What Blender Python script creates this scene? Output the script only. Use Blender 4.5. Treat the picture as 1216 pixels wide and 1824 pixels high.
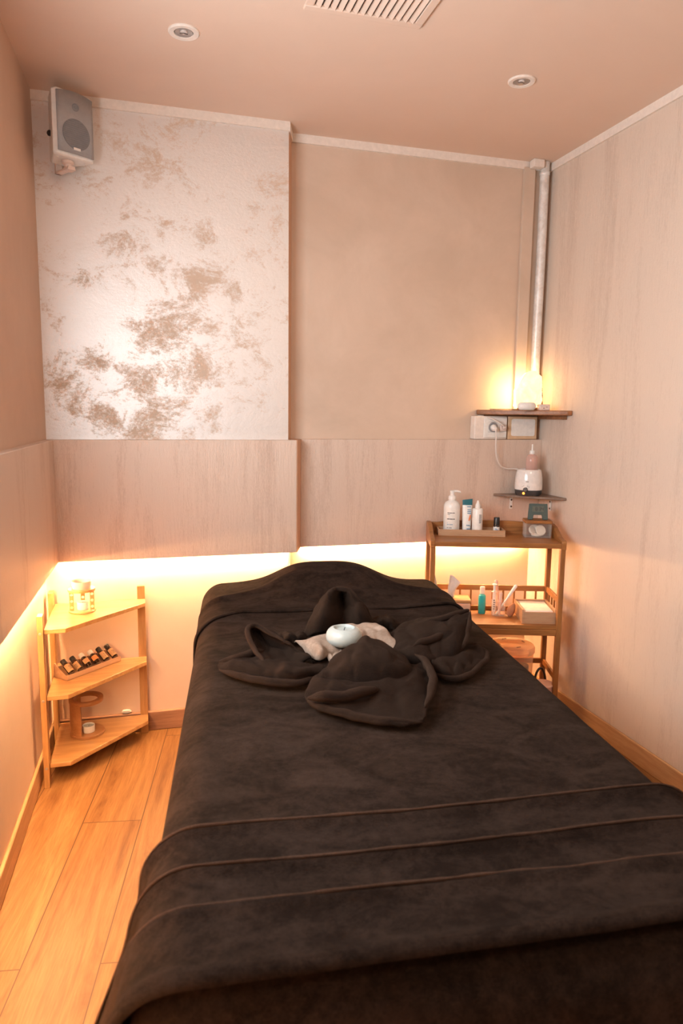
import bpy, bmesh, math, random
from mathutils import Vector, Matrix, noise

for o in list(bpy.data.objects):
    bpy.data.objects.remove(o)
SC = bpy.context.scene
COL = SC.collection
PI = math.pi

# ------------------------------------------------------------------ camera, world, lights, exposure
cam_data = bpy.data.cameras.new('camera')
cam = bpy.data.objects.new('camera', cam_data)
COL.objects.link(cam)
cam_data.sensor_fit = 'VERTICAL'
cam_data.sensor_height = 36.0
cam_data.sensor_width = 24.0
cam_data.lens = 24.868
cam_data.clip_start = 0.02
cam_data.dof.use_dof = True
cam_data.dof.focus_distance = 2.5
cam_data.dof.aperture_fstop = 5.0
Rr = Vector((0.9622115, -0.2720093, 0.0126478))
Ru = Vector((0.0260869, 0.1383152, 0.9900446))
Rf = Vector((0.2710508, 0.9523024, -0.1401844))
M = Matrix.Identity(4)
for i in range(3):
    M[i][0], M[i][1], M[i][2] = Rr[i], Ru[i], -Rf[i]
M.translation = Vector((0, 0, 1.36))
cam.matrix_world = M
SC.camera = cam

SC.view_settings.view_transform = 'Standard'
SC.view_settings.look = 'None'
SC.view_settings.gamma = 1.0
SC.view_settings.use_curve_mapping = False
SC.view_settings.exposure = 0.23

world = bpy.data.worlds.new('world')
SC.world = world
world.use_nodes = True
world.node_tree.nodes['Background'].inputs[0].default_value = (0.75, 0.85, 1.0, 1)
world.node_tree.nodes['Background'].inputs[1].default_value = 1.0


def area_light(name, loc, target, sx, sy, power, color):
    d = bpy.data.lights.new(name, 'AREA')
    d.shape = 'RECTANGLE'
    d.size, d.size_y = sx, sy
    d.energy = power
    d.color = color
    o = bpy.data.objects.new(name, d)
    COL.objects.link(o)
    o.location = loc
    o.rotation_euler = (Vector(target) - Vector(loc)).to_track_quat('-Z', 'Y').to_euler()
    return o


# added light: cool gleam on the silver wall, from an assumed unseen window
area_light('assumed_window_light', (-0.396, 1.28, 1.565), (3.0, 1.394, 1.565), 1.14, 0.56, 38.0, (0.91, 0.97, 1.0))
# unseen warm fill, added to lift the room from behind the camera
area_light('rear_fill', (0.9, -0.35, 2.44), (0.9, 0.1, 0.0), 0.9, 0.5, 16.0, (1.0, 0.80, 0.64))
LED_COLOR = (1.0, 0.56, 0.25)
LED_POWER = 400.0
LAMP_POWER = 1.7

# ------------------------------------------------------------------ materials


def nodes_of(name):
    m = bpy.data.materials.new(name)
    m.use_nodes = True
    nt = m.node_tree
    b = nt.nodes['Principled BSDF']
    return m, nt, b


def N(nt, t, **kw):
    n = nt.nodes.new(t)
    for k, v in kw.items():
        if k in n.inputs:
            n.inputs[k].default_value = v
        else:
            setattr(n, k, v)
    return n


def ramp(nt, src, stops):
    r = nt.nodes.new('ShaderNodeValToRGB')
    els = r.color_ramp.elements
    while len(els) < len(stops):
        els.new(0.5)
    for e, (p, c) in zip(els, stops):
        e.position = p
        e.color = c if len(c) == 4 else (*c, 1)
    nt.links.new(src, r.inputs[0])
    return r


def coords(nt, scale=(1, 1, 1), kind='Object', rot=(0, 0, 0)):
    tc = nt.nodes.new('ShaderNodeTexCoord')
    mp = nt.nodes.new('ShaderNodeMapping')
    mp.inputs['Scale'].default_value = scale
    mp.inputs['Rotation'].default_value = rot
    nt.links.new(tc.outputs[kind], mp.inputs['Vector'])
    return mp.outputs[0]


def noise_tex(nt, vec, scale, detail=4, rough=0.6, dist=0.0):
    n = nt.nodes.new('ShaderNodeTexNoise')
    n.inputs['Scale'].default_value = scale
    n.inputs['Detail'].default_value = detail
    n.inputs['Roughness'].default_value = rough
    n.inputs['Distortion'].default_value = dist
    nt.links.new(vec, n.inputs['Vector'])
    return n.outputs['Fac']


def bump(nt, b, height, strength, dist=0.01):
    n = nt.nodes.new('ShaderNodeBump')
    n.inputs['Strength'].default_value = strength
    n.inputs['Distance'].default_value = dist
    nt.links.new(height, n.inputs['Height'])
    nt.links.new(n.outputs[0], b.inputs['Normal'])
    return n


def plain(name, color, rough=0.5, metal=0.0, spec=0.5, coat=0.0):
    m, nt, b = nodes_of(name)
    v = coords(nt)
    f = noise_tex(nt, v, 60, 3)
    c2 = tuple(min(1, c * 1.06) for c in color)
    c1 = tuple(c * 0.94 for c in color)
    r = ramp(nt, f, [(0.3, c1), (0.7, c2)])
    nt.links.new(r.outputs[0], b.inputs['Base Color'])
    b.inputs['Roughness'].default_value = rough
    b.inputs['Metallic'].default_value = metal
    b.inputs['Specular IOR Level'].default_value = spec
    b.inputs['Coat Weight'].default_value = coat
    return m


def emissive(name, color, strength):
    m, nt, b = nodes_of(name)
    b.inputs['Base Color'].default_value = (*color, 1)
    b.inputs['Emission Color'].default_value = (*color, 1)
    b.inputs['Emission Strength'].default_value = strength
    return m


def glassy(name, color=(1, 1, 1), rough=0.05, alpha=0.25):
    # thin clear plastic or glass: mostly see-through with glossy reflections
    m, nt, b = nodes_of(name)
    out = nt.nodes['Material Output']
    tr = N(nt, 'ShaderNodeBsdfTransparent')
    tr.inputs[0].default_value = (*color, 1)
    b.inputs['Base Color'].default_value = (*color, 1)
    b.inputs['Roughness'].default_value = rough
    mix = N(nt, 'ShaderNodeMixShader')
    lw = N(nt, 'ShaderNodeLayerWeight')
    lw.inputs['Blend'].default_value = 0.35
    mr = N(nt, 'ShaderNodeMapRange')
    mr.inputs['To Min'].default_value = alpha
    mr.inputs['To Max'].default_value = min(1, alpha + 0.35)
    nt.links.new(lw.outputs['Facing'], mr.inputs['Value'])
    nt.links.new(mr.outputs[0], mix.inputs[0])
    nt.links.new(tr.outputs[0], mix.inputs[1])
    nt.links.new(b.outputs[0], mix.inputs[2])
    nt.links.new(mix.outputs[0], out.inputs[0])
    return m


def wood(name, c_dark, c_light, axis='X', scale=1.0, rough=0.42, coat=0.0):
    m, nt, b = nodes_of(name)
    st = {'X': (1.2, 14, 14), 'Y': (14, 1.2, 14), 'Z': (14, 14, 1.2)}[axis]
    v = coords(nt, tuple(s * scale for s in st))
    f = noise_tex(nt, v, 3.0, 6, 0.62, 0.6)
    st2 = tuple(s * scale * 5 for s in st)
    f2 = noise_tex(nt, coords(nt, st2), 3.0, 3, 0.6)
    mx = N(nt, 'ShaderNodeMath', operation='MULTIPLY_ADD')
    nt.links.new(f2, mx.inputs[0])
    mx.inputs[1].default_value = 0.35
    nt.links.new(f, mx.inputs[2])
    r = ramp(nt, mx.outputs[0], [(0.42, c_dark), (0.9, c_light)])
    nt.links.new(r.outputs[0], b.inputs['Base Color'])
    b.inputs['Roughness'].default_value = rough
    b.inputs['Coat Weight'].default_value = coat
    b.inputs['Coat Roughness'].default_value = 0.22
    bump(nt, b, mx.outputs[0], 0.08, 0.002)
    return m


def streak_plaster(name, c_dark, c_light, axis='X', metal=0.25, rough=0.5):
    # pearly plaster brushed in vertical streaks, with brighter pearl flecks
    m, nt, b = nodes_of(name)
    f = noise_tex(nt, coords(nt, (75, 75, 6.5)), 2.0, 7, 0.75, 0.5)
    g = noise_tex(nt, coords(nt, (4.5, 4.5, 0.55)), 1.6, 5, 0.62, 0.5)
    k = noise_tex(nt, coords(nt, (150, 150, 40)), 2.0, 3, 0.6)
    a = N(nt, 'ShaderNodeMath', operation='MULTIPLY_ADD')
    nt.links.new(f, a.inputs[0])
    a.inputs[1].default_value = 0.55
    nt.links.new(g, a.inputs[2])
    a2 = N(nt, 'ShaderNodeMath', operation='MULTIPLY_ADD')
    nt.links.new(k, a2.inputs[0])
    a2.inputs[1].default_value = 0.35
    nt.links.new(a.outputs[0], a2.inputs[2])
    r = ramp(nt, a2.outputs[0], [(0.74, c_dark), (0.96, c_light)])
    fl = ramp(nt, f, [(0.60, (0, 0, 0)), (0.74, (1, 1, 1))])
    mx = N(nt, 'ShaderNodeMix', data_type='RGBA')
    nt.links.new(fl.outputs[0], mx.inputs[0])
    nt.links.new(r.outputs[0], mx.inputs[6])
    mx.inputs[7].default_value = (min(1, c_light[0] * 1.1), min(1, c_light[1] * 1.14), min(1, c_light[2] * 1.2), 1)
    nt.links.new(mx.outputs[2], b.inputs['Base Color'])
    mt = ramp(nt, fl.outputs[0], [(0, (metal,) * 3), (1, (0.65,) * 3)])
    nt.links.new(mt.outputs[0], b.inputs['Metallic'])
    rr = ramp(nt, a2.outputs[0], [(0.7, (rough + .12,) * 3), (1.0, (rough - .08,) * 3)])
    nt.links.new(rr.outputs[0], b.inputs['Roughness'])
    bump(nt, b, a2.outputs[0], 0.5, 0.005)
    return m


def fine_plaster(name, c_dark, c_light, rough=0.6, metal=0.0, scale=3.0):
    m, nt, b = nodes_of(name)
    f = noise_tex(nt, coords(nt), scale, 6, 0.65, 0.4)
    g = noise_tex(nt, coords(nt), 220, 3, 0.6)
    r = ramp(nt, f, [(0.35, c_dark), (0.66, c_light)])
    nt.links.new(r.outputs[0], b.inputs['Base Color'])
    b.inputs['Roughness'].default_value = rough
    b.inputs['Metallic'].default_value = metal
    bump(nt, b, g, 0.14, 0.002)
    return m


def silver_plaster(name):
    # silvery sponge-painted plaster with matte tan patches showing through
    m, nt, b = nodes_of(name)
    v = coords(nt)
    big = noise_tex(nt, v, 2.6, 4, 0.6, 0.6)
    mid = noise_tex(nt, coords(nt, (1, 1, 1.25)), 7.5, 9, 0.74, 0.5)
    fine = noise_tex(nt, coords(nt, (1, 1, 1.4)), 85, 5, 0.75)
    a = N(nt, 'ShaderNodeMath', operation='MULTIPLY_ADD')
    nt.links.new(big, a.inputs[0])
    a.inputs[1].default_value = 0.6
    nt.links.new(mid, a.inputs[2])
    a2 = N(nt, 'ShaderNodeMath', operation='MULTIPLY_ADD')
    nt.links.new(fine, a2.inputs[0])
    a2.inputs[1].default_value = 0.42
    nt.links.new(a.outputs[0], a2.inputs[2])
    mask = ramp(nt, a2.outputs[0], [(0.83, (0, 0, 0)), (0.99, (1, 1, 1))])
    col = N(nt, 'ShaderNodeMix', data_type='RGBA')
    nt.links.new(mask.outputs[0], col.inputs[0])
    col.inputs[6].default_value = (0.63, 0.48, 0.37, 1)
    col.inputs[7].default_value = (0.80, 0.775, 0.755, 1)
    nt.links.new(col.outputs[2], b.inputs['Base Color'])
    rr = ramp(nt, mask.outputs[0], [(0, (0.65,) * 3), (1, (0.46,) * 3)])
    nt.links.new(rr.outputs[0], b.inputs['Roughness'])
    mm = ramp(nt, mask.outputs[0], [(0, (0.06,) * 3), (1, (0.75,) * 3)])
    nt.links.new(mm.outputs[0], b.inputs['Metallic'])
    bump(nt, b, a2.outputs[0], 0.45, 0.004)
    return m


def terry(name, c_dark, c_light, sheen=0.35, sheen_col=(0.9, 0.6, 0.45)):
    m, nt, b = nodes_of(name)
    v = coords(nt)
    patch = noise_tex(nt, coords(nt, (1.0, 1.5, 1.0)), 8.0, 6, 0.66, 0.8)
    loops = noise_tex(nt, v, 430, 4, 0.8)
    med = noise_tex(nt, v, 70, 5, 0.75)
    a = N(nt, 'ShaderNodeMath', operation='MULTIPLY_ADD')
    nt.links.new(med, a.inputs[0])
    a.inputs[1].default_value = 0.55
    nt.links.new(patch, a.inputs[2])
    a2 = N(nt, 'ShaderNodeMath', operation='MULTIPLY_ADD')
    nt.links.new(loops, a2.inputs[0])
    a2.inputs[1].default_value = 0.6
    nt.links.new(a.outputs[0], a2.inputs[2])
    a3 = N(nt, 'ShaderNodeMath', operation='MULTIPLY')
    nt.links.new(a2.outputs[0], a3.inputs[0])
    a3.inputs[1].default_value = 0.6
    r = ramp(nt, a3.outputs[0], [(0.55, c_dark), (0.78, c_light)])
    nt.links.new(r.outputs[0], b.inputs['Base Color'])
    b.inputs['Roughness'].default_value = 0.95
    b.inputs['Specular IOR Level'].default_value = 0.08
    b.inputs['Sheen Weight'].default_value = sheen
    b.inputs['Sheen Roughness'].default_value = 0.5
    b.inputs['Sheen Tint'].default_value = (*sheen_col, 1)
    h = N(nt, 'ShaderNodeMath', operation='MULTIPLY_ADD')
    nt.links.new(med, h.inputs[0])
    h.inputs[1].default_value = 0.3
    nt.links.new(loops, h.inputs[2])
    bump(nt, b, h.outputs[0], 1.0, 0.005)
    return m


def plank_floor(name):
    m, nt, b = nodes_of(name)
    tc = N(nt, 'ShaderNodeTexCoord')
    cmb = N(nt, 'ShaderNodeCombineXYZ')
    # planks run 9 degrees off the depth of the room
    for i, (vec, off) in enumerate((((0.160, 0.987, 0), 0.242), ((0.987, -0.160, 0), 0.395))):
        d = N(nt, 'ShaderNodeVectorMath', operation='DOT_PRODUCT')
        d.inputs[1].default_value = vec
        nt.links.new(tc.outputs['Object'], d.inputs[0])
        ad = N(nt, 'ShaderNodeMath', operation='ADD')
        ad.inputs[1].default_value = off
        nt.links.new(d.outputs['Value'], ad.inputs[0])
        nt.links.new(ad.outputs[0], cmb.inputs[i])
    v = cmb.outputs[0]
    br = N(nt, 'ShaderNodeTexBrick')
    br.offset = 0.5
    br.inputs['Scale'].default_value = 1.0
    br.inputs['Brick Width'].default_value = 1.25
    br.inputs['Row Height'].default_value = 0.19
    br.inputs['Mortar Size'].default_value = 0.0019
    br.inputs['Mortar Smooth'].default_value = 0.4
    br.inputs['Bias'].default_value = 0.0
    br.inputs['Color1'].default_value = (0, 0, 0, 1)
    br.inputs['Color2'].default_value = (1, 1, 1, 1)
    br.inputs['Mortar'].default_value = (0.5, 0.5, 0.5, 1)
    nt.links.new(v, br.inputs['Vector'])

    def grain(sx, sy, scale, detail, rough, dist):
        ml = N(nt, 'ShaderNodeVectorMath', operation='MULTIPLY')
        ml.inputs[1].default_value = (sx, sy, 1)
        nt.links.new(v, ml.inputs[0])
        ad2 = N(nt, 'ShaderNodeVectorMath', operation='MULTIPLY_ADD')
        nt.links.new(br.outputs['Color'], ad2.inputs[0])
        ad2.inputs[1].default_value = (7, 13, 0)
        nt.links.new(ml.outputs[0], ad2.inputs[2])
        return noise_tex(nt, ad2.outputs[0], scale, detail, rough, dist)
    g = grain(1.0, 12.0, 1.6, 8, 0.66, 1.4)
    g2 = grain(9.0, 150.0, 1.4, 4, 0.65, 0.4)
    mx = N(nt, 'ShaderNodeMath', operation='MULTIPLY_ADD')
    nt.links.new(g2, mx.inputs[0])
    mx.inputs[1].default_value = 0.42
    nt.links.new(g, mx.inputs[2])
    r = ramp(nt, mx.outputs[0], [(0.44, (0.155, 0.059, 0.016)), (0.68, (0.275, 0.129, 0.043)), (0.92, (0.385, 0.207, 0.079))])
    tone = N(nt, 'ShaderNodeMix', data_type='RGBA', blend_type='MULTIPLY')
    tone.inputs[0].default_value = 1.0
    nt.links.new(r.outputs[0], tone.inputs[6])
    tr = ramp(nt, br.outputs['Color'], [(0, (0.86, 0.82, 0.78)), (1, (1.05, 1.05, 1.05))])
    nt.links.new(tr.outputs[0], tone.inputs[7])
    seam = N(nt, 'ShaderNodeMix', data_type='RGBA')
    nt.links.new(br.outputs['Fac'], seam.inputs[0])
    nt.links.new(tone.outputs[2], seam.inputs[6])
    seam.inputs[7].default_value = (0.085, 0.03, 0.009, 1)
    nt.links.new(seam.outputs[2], b.inputs['Base Color'])
    b.inputs['Roughness'].default_value = 0.45
    bump(nt, b, mx.outputs[0], 0.06, 0.002)
    return m


MAT = {}
MAT['ceiling'] = fine_plaster('ceiling_paint', (0.70, 0.52, 0.41), (0.73, 0.55, 0.44), 0.8, 0, 1.5)
MAT['silver'] = silver_plaster('silver_plaster')
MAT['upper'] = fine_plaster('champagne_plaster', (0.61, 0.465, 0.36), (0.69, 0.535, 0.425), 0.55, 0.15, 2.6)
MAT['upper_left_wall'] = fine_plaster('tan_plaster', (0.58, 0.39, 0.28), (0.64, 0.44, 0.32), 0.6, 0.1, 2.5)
MAT['streak'] = streak_plaster('streaked_plaster', (0.56, 0.42, 0.34), (0.70, 0.56, 0.47))
MAT['streak_right'] = streak_plaster('streaked_plaster_right', (0.64, 0.51, 0.42), (0.74, 0.61, 0.51), metal=0.12)
MAT['lower'] = fine_plaster('lower_wall_plaster', (0.72, 0.545, 0.42), (0.76, 0.585, 0.46), 0.7, 0, 4)
MAT['reveal_shaded'] = fine_plaster('reveal_plaster_shaded', (0.56, 0.33, 0.21), (0.60, 0.36, 0.24), 0.8, 0, 4)  # deeper orange: shade on the splayed side faces painted into the colour
MAT['trim'] = plain('trim_white', (0.80, 0.70, 0.62), 0.6)
MAT['floor'] = plank_floor('oak_planks')
MAT['base_dark'] = wood('baseboard_walnut', (0.22, 0.10, 0.055), (0.42, 0.22, 0.13), 'X')
MAT['base_oak'] = wood('baseboard_oak', (0.42, 0.22, 0.10), (0.62, 0.38, 0.20), 'Y')
MAT['bamboo'] = wood('bamboo_pale', (0.36, 0.165, 0.055), (0.58, 0.32, 0.125), 'X', 1.2, 0.35, 0.7)
MAT['bamboo_z'] = wood('bamboo_pale_upright', (0.36, 0.165, 0.055), (0.56, 0.31, 0.12), 'Z', 1.2)
MAT['cart'] = wood('cart_bamboo', (0.20, 0.070, 0.017), (0.42, 0.175, 0.050), 'X', 1.0)
MAT['cart_z'] = wood('cart_bamboo_upright', (0.20, 0.070, 0.017), (0.40, 0.165, 0.046), 'Z', 1.0)
MAT['shelf_dark'] = wood('shelf_dark_wood', (0.15, 0.058, 0.022), (0.38, 0.165, 0.07), 'X', 1.0)
MAT['shelf_grey'] = wood('shelf_grey_wood', (0.12, 0.07, 0.05), (0.24, 0.15, 0.10), 'X', 1.0)
MAT['stand'] = wood('stand_wood', (0.26, 0.10, 0.032), (0.40, 0.19, 0.075), 'X', 1.3)
MAT['tray'] = wood('tray_wood', (0.40, 0.22, 0.12), (0.56, 0.34, 0.20), 'X', 1.5)
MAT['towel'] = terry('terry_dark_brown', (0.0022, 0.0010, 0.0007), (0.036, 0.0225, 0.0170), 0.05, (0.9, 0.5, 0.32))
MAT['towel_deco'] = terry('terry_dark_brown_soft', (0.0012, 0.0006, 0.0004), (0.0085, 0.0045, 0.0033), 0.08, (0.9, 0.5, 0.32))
MAT['ridge'] = terry('terry_ridge_rimlit', (0.022, 0.0115, 0.0080), (0.065, 0.036, 0.025), 0.2, (0.9, 0.5, 0.32))  # lighter than the towel: rim light on the ridges put into the colour
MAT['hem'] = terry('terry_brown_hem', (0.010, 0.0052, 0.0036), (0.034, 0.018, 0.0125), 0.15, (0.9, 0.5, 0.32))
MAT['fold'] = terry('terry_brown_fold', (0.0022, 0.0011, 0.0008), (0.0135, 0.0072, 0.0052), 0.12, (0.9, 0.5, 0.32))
MAT['wash'] = terry('terry_beige', (0.36, 0.25, 0.185), (0.58, 0.43, 0.335), 0.1)
MAT['white'] = plain('white_plastic', (0.80, 0.77, 0.73), 0.32)
MAT['white_soft'] = plain('white_soft', (0.82, 0.78, 0.73), 0.7)
MAT['wax'] = plain('candle_wax', (0.36, 0.39, 0.37), 0.42)
MAT['ceramic'] = plain('pale_ceramic', (0.74, 0.58, 0.50), 0.35)
MAT['black'] = plain('black_plastic', (0.014, 0.012, 0.012), 0.35)
MAT['dark'] = plain('dark_grey_plastic', (0.045, 0.045, 0.05), 0.4)
MAT['ink'] = plain('print_ink', (0.03, 0.03, 0.04), 0.6)
MAT['blue_ink'] = plain('print_blue', (0.08, 0.22, 0.38), 0.6)
MAT['orange_ink'] = plain('print_orange', (0.75, 0.20, 0.06), 0.6)
MAT['teal'] = plain('teal_plastic', (0.010, 0.12, 0.16), 0.4)
MAT['turquoise'] = plain('turquoise_liquid', (0.03, 0.42, 0.42), 0.2, coat=0.5)
MAT['clock'] = plain('green_grey_plastic', (0.055, 0.085, 0.08), 0.5)
MAT['lcd'] = plain('lcd_panel', (0.10, 0.115, 0.095), 0.3)
MAT['grille'] = plain('speaker_grille', (0.36, 0.35, 0.35), 0.6)
MAT['cone'] = plain('speaker_cone', (0.22, 0.215, 0.22), 0.6)
MAT['metal'] = plain('bare_metal', (0.62, 0.58, 0.54), 0.35, 0.9)
MAT['pipe'] = fine_plaster('silver_pipe_paint', (0.66, 0.60, 0.55), (0.86, 0.83, 0.80), 0.4, 0.2, 30)
MAT['amber'] = plain('amber_glass', (0.020, 0.007, 0.004), 0.08, coat=0.6)
MAT['paper'] = plain('tan_paper_label', (0.46, 0.27, 0.13), 0.7)
MAT['paper_orange'] = plain('orange_paper_label', (0.62, 0.25, 0.08), 0.7)
MAT['tissue'] = plain('tissue_paper', (0.86, 0.78, 0.70), 0.9)
MAT['glass'] = glassy('clear_plastic', (1, 0.97, 0.94), 0.06, 0.05)
MAT['glass_pink'] = glassy('pink_tinted_plastic', (0.86, 0.62, 0.54), 0.15, 0.45)
MAT['led'] = emissive('led_tape', LED_COLOR, LED_POWER)
MAT['indicator'] = emissive('indicator_lamp', (1.0, 0.30, 0.04), 3.0)
MAT['cord'] = plain('white_cord', (0.70, 0.62, 0.56), 0.5)
MAT['cream'] = plain('cream_plastic', (0.66, 0.44, 0.27), 0.5)
MAT['pink_lid'] = plain('pink_plastic', (0.78, 0.52, 0.42), 0.5)
MAT['red_cream'] = plain('red_scrub', (0.55, 0.16, 0.09), 0.6)
MAT['leaf_pouch'] = plain('brown_sponge', (0.42, 0.17, 0.08), 0.9)
MAT['card_blue'] = plain('navy_card', (0.02, 0.045, 0.09), 0.35)
MAT['vent_dark'] = plain('duct_inside', (0.05, 0.04, 0.035), 0.8)
MAT['screw'] = plain('dark_screw', (0.12, 0.07, 0.05), 0.5, 0.5)


def rock_material():
    m, nt, b = nodes_of('glowing_salt')
    tc = N(nt, 'ShaderNodeTexCoord')
    sep = N(nt, 'ShaderNodeSeparateXYZ')
    nt.links.new(tc.outputs['Object'], sep.inputs[0])
    f = noise_tex(nt, coords(nt), 28, 5, 0.65, 0.4)
    a = N(nt, 'ShaderNodeMath', operation='MULTIPLY_ADD')
    nt.links.new(sep.outputs['X'], a.inputs[0])
    a.inputs[1].default_value = 13.0
    bk0 = N(nt, 'ShaderNodeMapRange')
    bk0.inputs['From Min'].default_value = -0.005
    bk0.inputs['From Max'].default_value = 0.02
    bk0.inputs['To Min'].default_value = -0.22
    bk0.inputs['To Max'].default_value = -0.8
    nt.links.new(sep.outputs['Y'], bk0.inputs['Value'])
    fb = N(nt, 'ShaderNodeMath', operation='ADD')
    nt.links.new(f, fb.inputs[0])
    nt.links.new(bk0.outputs[0], fb.inputs[1])
    nt.links.new(fb.outputs[0], a.inputs[2])
    crust = ramp(nt, a.outputs[0], [(0.0, (1.0, 0.66, 0.30)), (1.0, (1.0, 0.66, 0.30)), (1.0, (0.35, 0.07, 0.01))])
    crust.color_ramp.elements[1].position = 0.93
    body = ramp(nt, a.outputs[0], [(0.0, (0.75, 0.45, 0.28)), (0.93, (0.75, 0.45, 0.28)), (1.0, (0.32, 0.10, 0.03))])
    nt.links.new(body.outputs[0], b.inputs['Base Color'])
    nt.links.new(crust.outputs[0], b.inputs['Emission Color'])
    es = ramp(nt, a.outputs[0], [(0.0, (1,) * 3), (0.90, (1,) * 3), (1.0, (0.06,) * 3)])
    ms = N(nt, 'ShaderNodeMath', operation='MULTIPLY')
    nt.links.new(es.outputs[0], ms.inputs[0])
    # extra glow added at the back to brighten the hot spots on the walls
    bk = N(nt, 'ShaderNodeMapRange')
    bk.inputs['From Min'].default_value = 0.005
    bk.inputs['From Max'].default_value = 0.03
    bk.inputs['To Min'].default_value = LAMP_POWER
    bk.inputs['To Max'].default_value = LAMP_POWER * 13
    nt.links.new(sep.outputs['Y'], bk.inputs['Value'])
    vein = ramp(nt, noise_tex(nt, coords(nt), 16, 4, 0.6, 0.8), [(0.3, (0.62,) * 3), (0.7, (1.25,) * 3)])
    vm = N(nt, 'ShaderNodeMath', operation='MULTIPLY')
    nt.links.new(vein.outputs[0], vm.inputs[0])
    nt.links.new(bk.outputs[0], vm.inputs[1])
    nt.links.new(vm.outputs[0], ms.inputs[1])
    nt.links.new(ms.outputs[0], b.inputs['Emission Strength'])
    b.inputs['Roughness'].default_value = 0.5
    return m


MAT['rock'] = rock_material()

# ------------------------------------------------------------------ mesh builder


class MB:
    def __init__(s):
        s.v, s.f, s.mi = [], [], []
        s.cur = 0

    def add(s, vs, fs):
        b = len(s.v)
        s.v += [tuple(x) for x in vs]
        s.f += [tuple(i + b for i in f) for f in fs]
        s.mi += [s.cur] * len(fs)
        return s

    def box(s, lo, hi, rot=None, about=None):
        x0, y0, z0 = lo
        x1, y1, z1 = hi
        vs = [Vector(p) for p in ((x0, y0, z0), (x1, y0, z0), (x1, y1, z0), (x0, y1, z0), (x0, y0, z1), (x1, y0, z1), (x1, y1, z1), (x0, y1, z1))]
        if rot is not None:
            c = Vector(about) if about is not None else sum(vs, Vector()) / 8
            vs = [rot @ (p - c) + c for p in vs]
        return s.add(vs, [(0, 3, 2, 1), (4, 5, 6, 7), (0, 1, 5, 4), (1, 2, 6, 5), (2, 3, 7, 6), (3, 0, 4, 7)])

    def prism(s, poly, z0, z1, axis='Z'):
        # poly counter-clockwise in the plane across the axis
        n = len(poly)

        def P(a, b, z):
            return {'Z': (a, b, z), 'X': (z, a, b), 'Y': (a, z, b)}[axis]
        vs = [P(a, b, z0) for a, b in poly] + [P(a, b, z1) for a, b in poly]
        fs = [tuple(range(n))[::-1], tuple(range(n, 2 * n))]
        fs += [(i, (i + 1) % n, n + (i + 1) % n, n + i) for i in range(n)]
        return s.add(vs, fs)

    def lathe(s, prof, c=(0, 0, 0), seg=32, rot=None, sx=1, sy=1, close=True):
        vs, fs = [], []
        n = len(prof)
        c = Vector(c)
        for k in range(seg):
            a = 2 * PI * k / seg
            for r, z in prof:
                p = Vector((r * math.cos(a) * sx, r * math.sin(a) * sy, z))
                if rot is not None:
                    p = rot @ p
                vs.append(p + c)
        for k in range(seg):
            k2 = (k + 1) % seg
            for i in range(n - 1):
                fs.append((k * n + i, k2 * n + i, k2 * n + i + 1, k * n + i + 1))
        if close:
            if prof[0][0] > 1e-6:
                fs.append(tuple(k * n for k in range(seg))[::-1])
            if prof[-1][0] > 1e-6:
                fs.append(tuple(k * n + n - 1 for k in range(seg)))
        return s.add(vs, fs)

    def tube(s, pts, r, seg=8, caps=True):
        pts = [Vector(p) for p in pts]
        n = len(pts)
        rs = r if isinstance(r, (list, tuple)) else [r] * n
        up = Vector((0, 0, 1))
        vs, fs = [], []
        prev = None
        for i, p in enumerate(pts):
            t = (pts[min(i + 1, n - 1)] - pts[max(i - 1, 0)]).normalized()
            if prev is None:
                a = t.cross(up)
                if a.length < 1e-3:
                    a = t.cross(Vector((1, 0, 0)))
            else:
                a = prev - t * prev.dot(t)
            a.normalize()
            prev = a
            b = t.cross(a)
            for k in range(seg):
                q = 2 * PI * k / seg
                vs.append(p + (a * math.cos(q) + b * math.sin(q)) * rs[i])
        for i in range(n - 1):
            for k in range(seg):
                k2 = (k + 1) % seg
                fs.append((i * seg + k, i * seg + k2, (i + 1) * seg + k2, (i + 1) * seg + k))
        if caps:
            fs.append(tuple(range(seg))[::-1])
            fs.append(tuple((n - 1) * seg + k for k in range(seg)))
        return s.add(vs, fs)

    def grid(s, rows):
        n, m = len(rows), len(rows[0])
        vs = [p for r in rows for p in r]
        fs = [(i * m + j, i * m + j + 1, (i + 1) * m + j + 1, (i + 1) * m + j) for i in range(n - 1) for j in range(m - 1)]
        return s.add(vs, fs)

    def wrap(s, r, a0, a1, z0, z1, c=(0, 0, 0), n=6, rot=None):
        # thin curved label on a cylinder of radius r
        vs, fs = [], []
        for i in range(n + 1):
            a = a0 + (a1 - a0) * i / n
            for rr in (r, r + 0.0004):
                for z in (z0, z1):
                    p = Vector((rr * math.cos(a), rr * math.sin(a), z))
                    if rot is not None:
                        p = rot @ p
                    vs.append(p + Vector(c))
        for i in range(n):
            b, d = i * 4, i * 4 + 4
            fs += [(b + 2, d + 2, d + 3, b + 3), (b, b + 1, d + 1, d), (b + 1, b + 3, d + 3, d + 1), (b, d, d + 2, b + 2)]
        fs += [(0, 2, 3, 1), (n * 4, n * 4 + 1, n * 4 + 3, n * 4 + 2)]
        return s.add(vs, fs)

    def mesh(s, name, mats, smooth=True, angle=40):
        me = bpy.data.meshes.new(name)
        me.from_pydata(s.v, [], s.f)
        me.update()
        for m in mats:
            me.materials.append(m)
        me.polygons.foreach_set('material_index', s.mi)
        if smooth:
            me.polygons.foreach_set('use_smooth', [True] * len(me.polygons))
            me.set_sharp_from_angle(angle=math.radians(angle))
        me.update()
        return me

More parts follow.
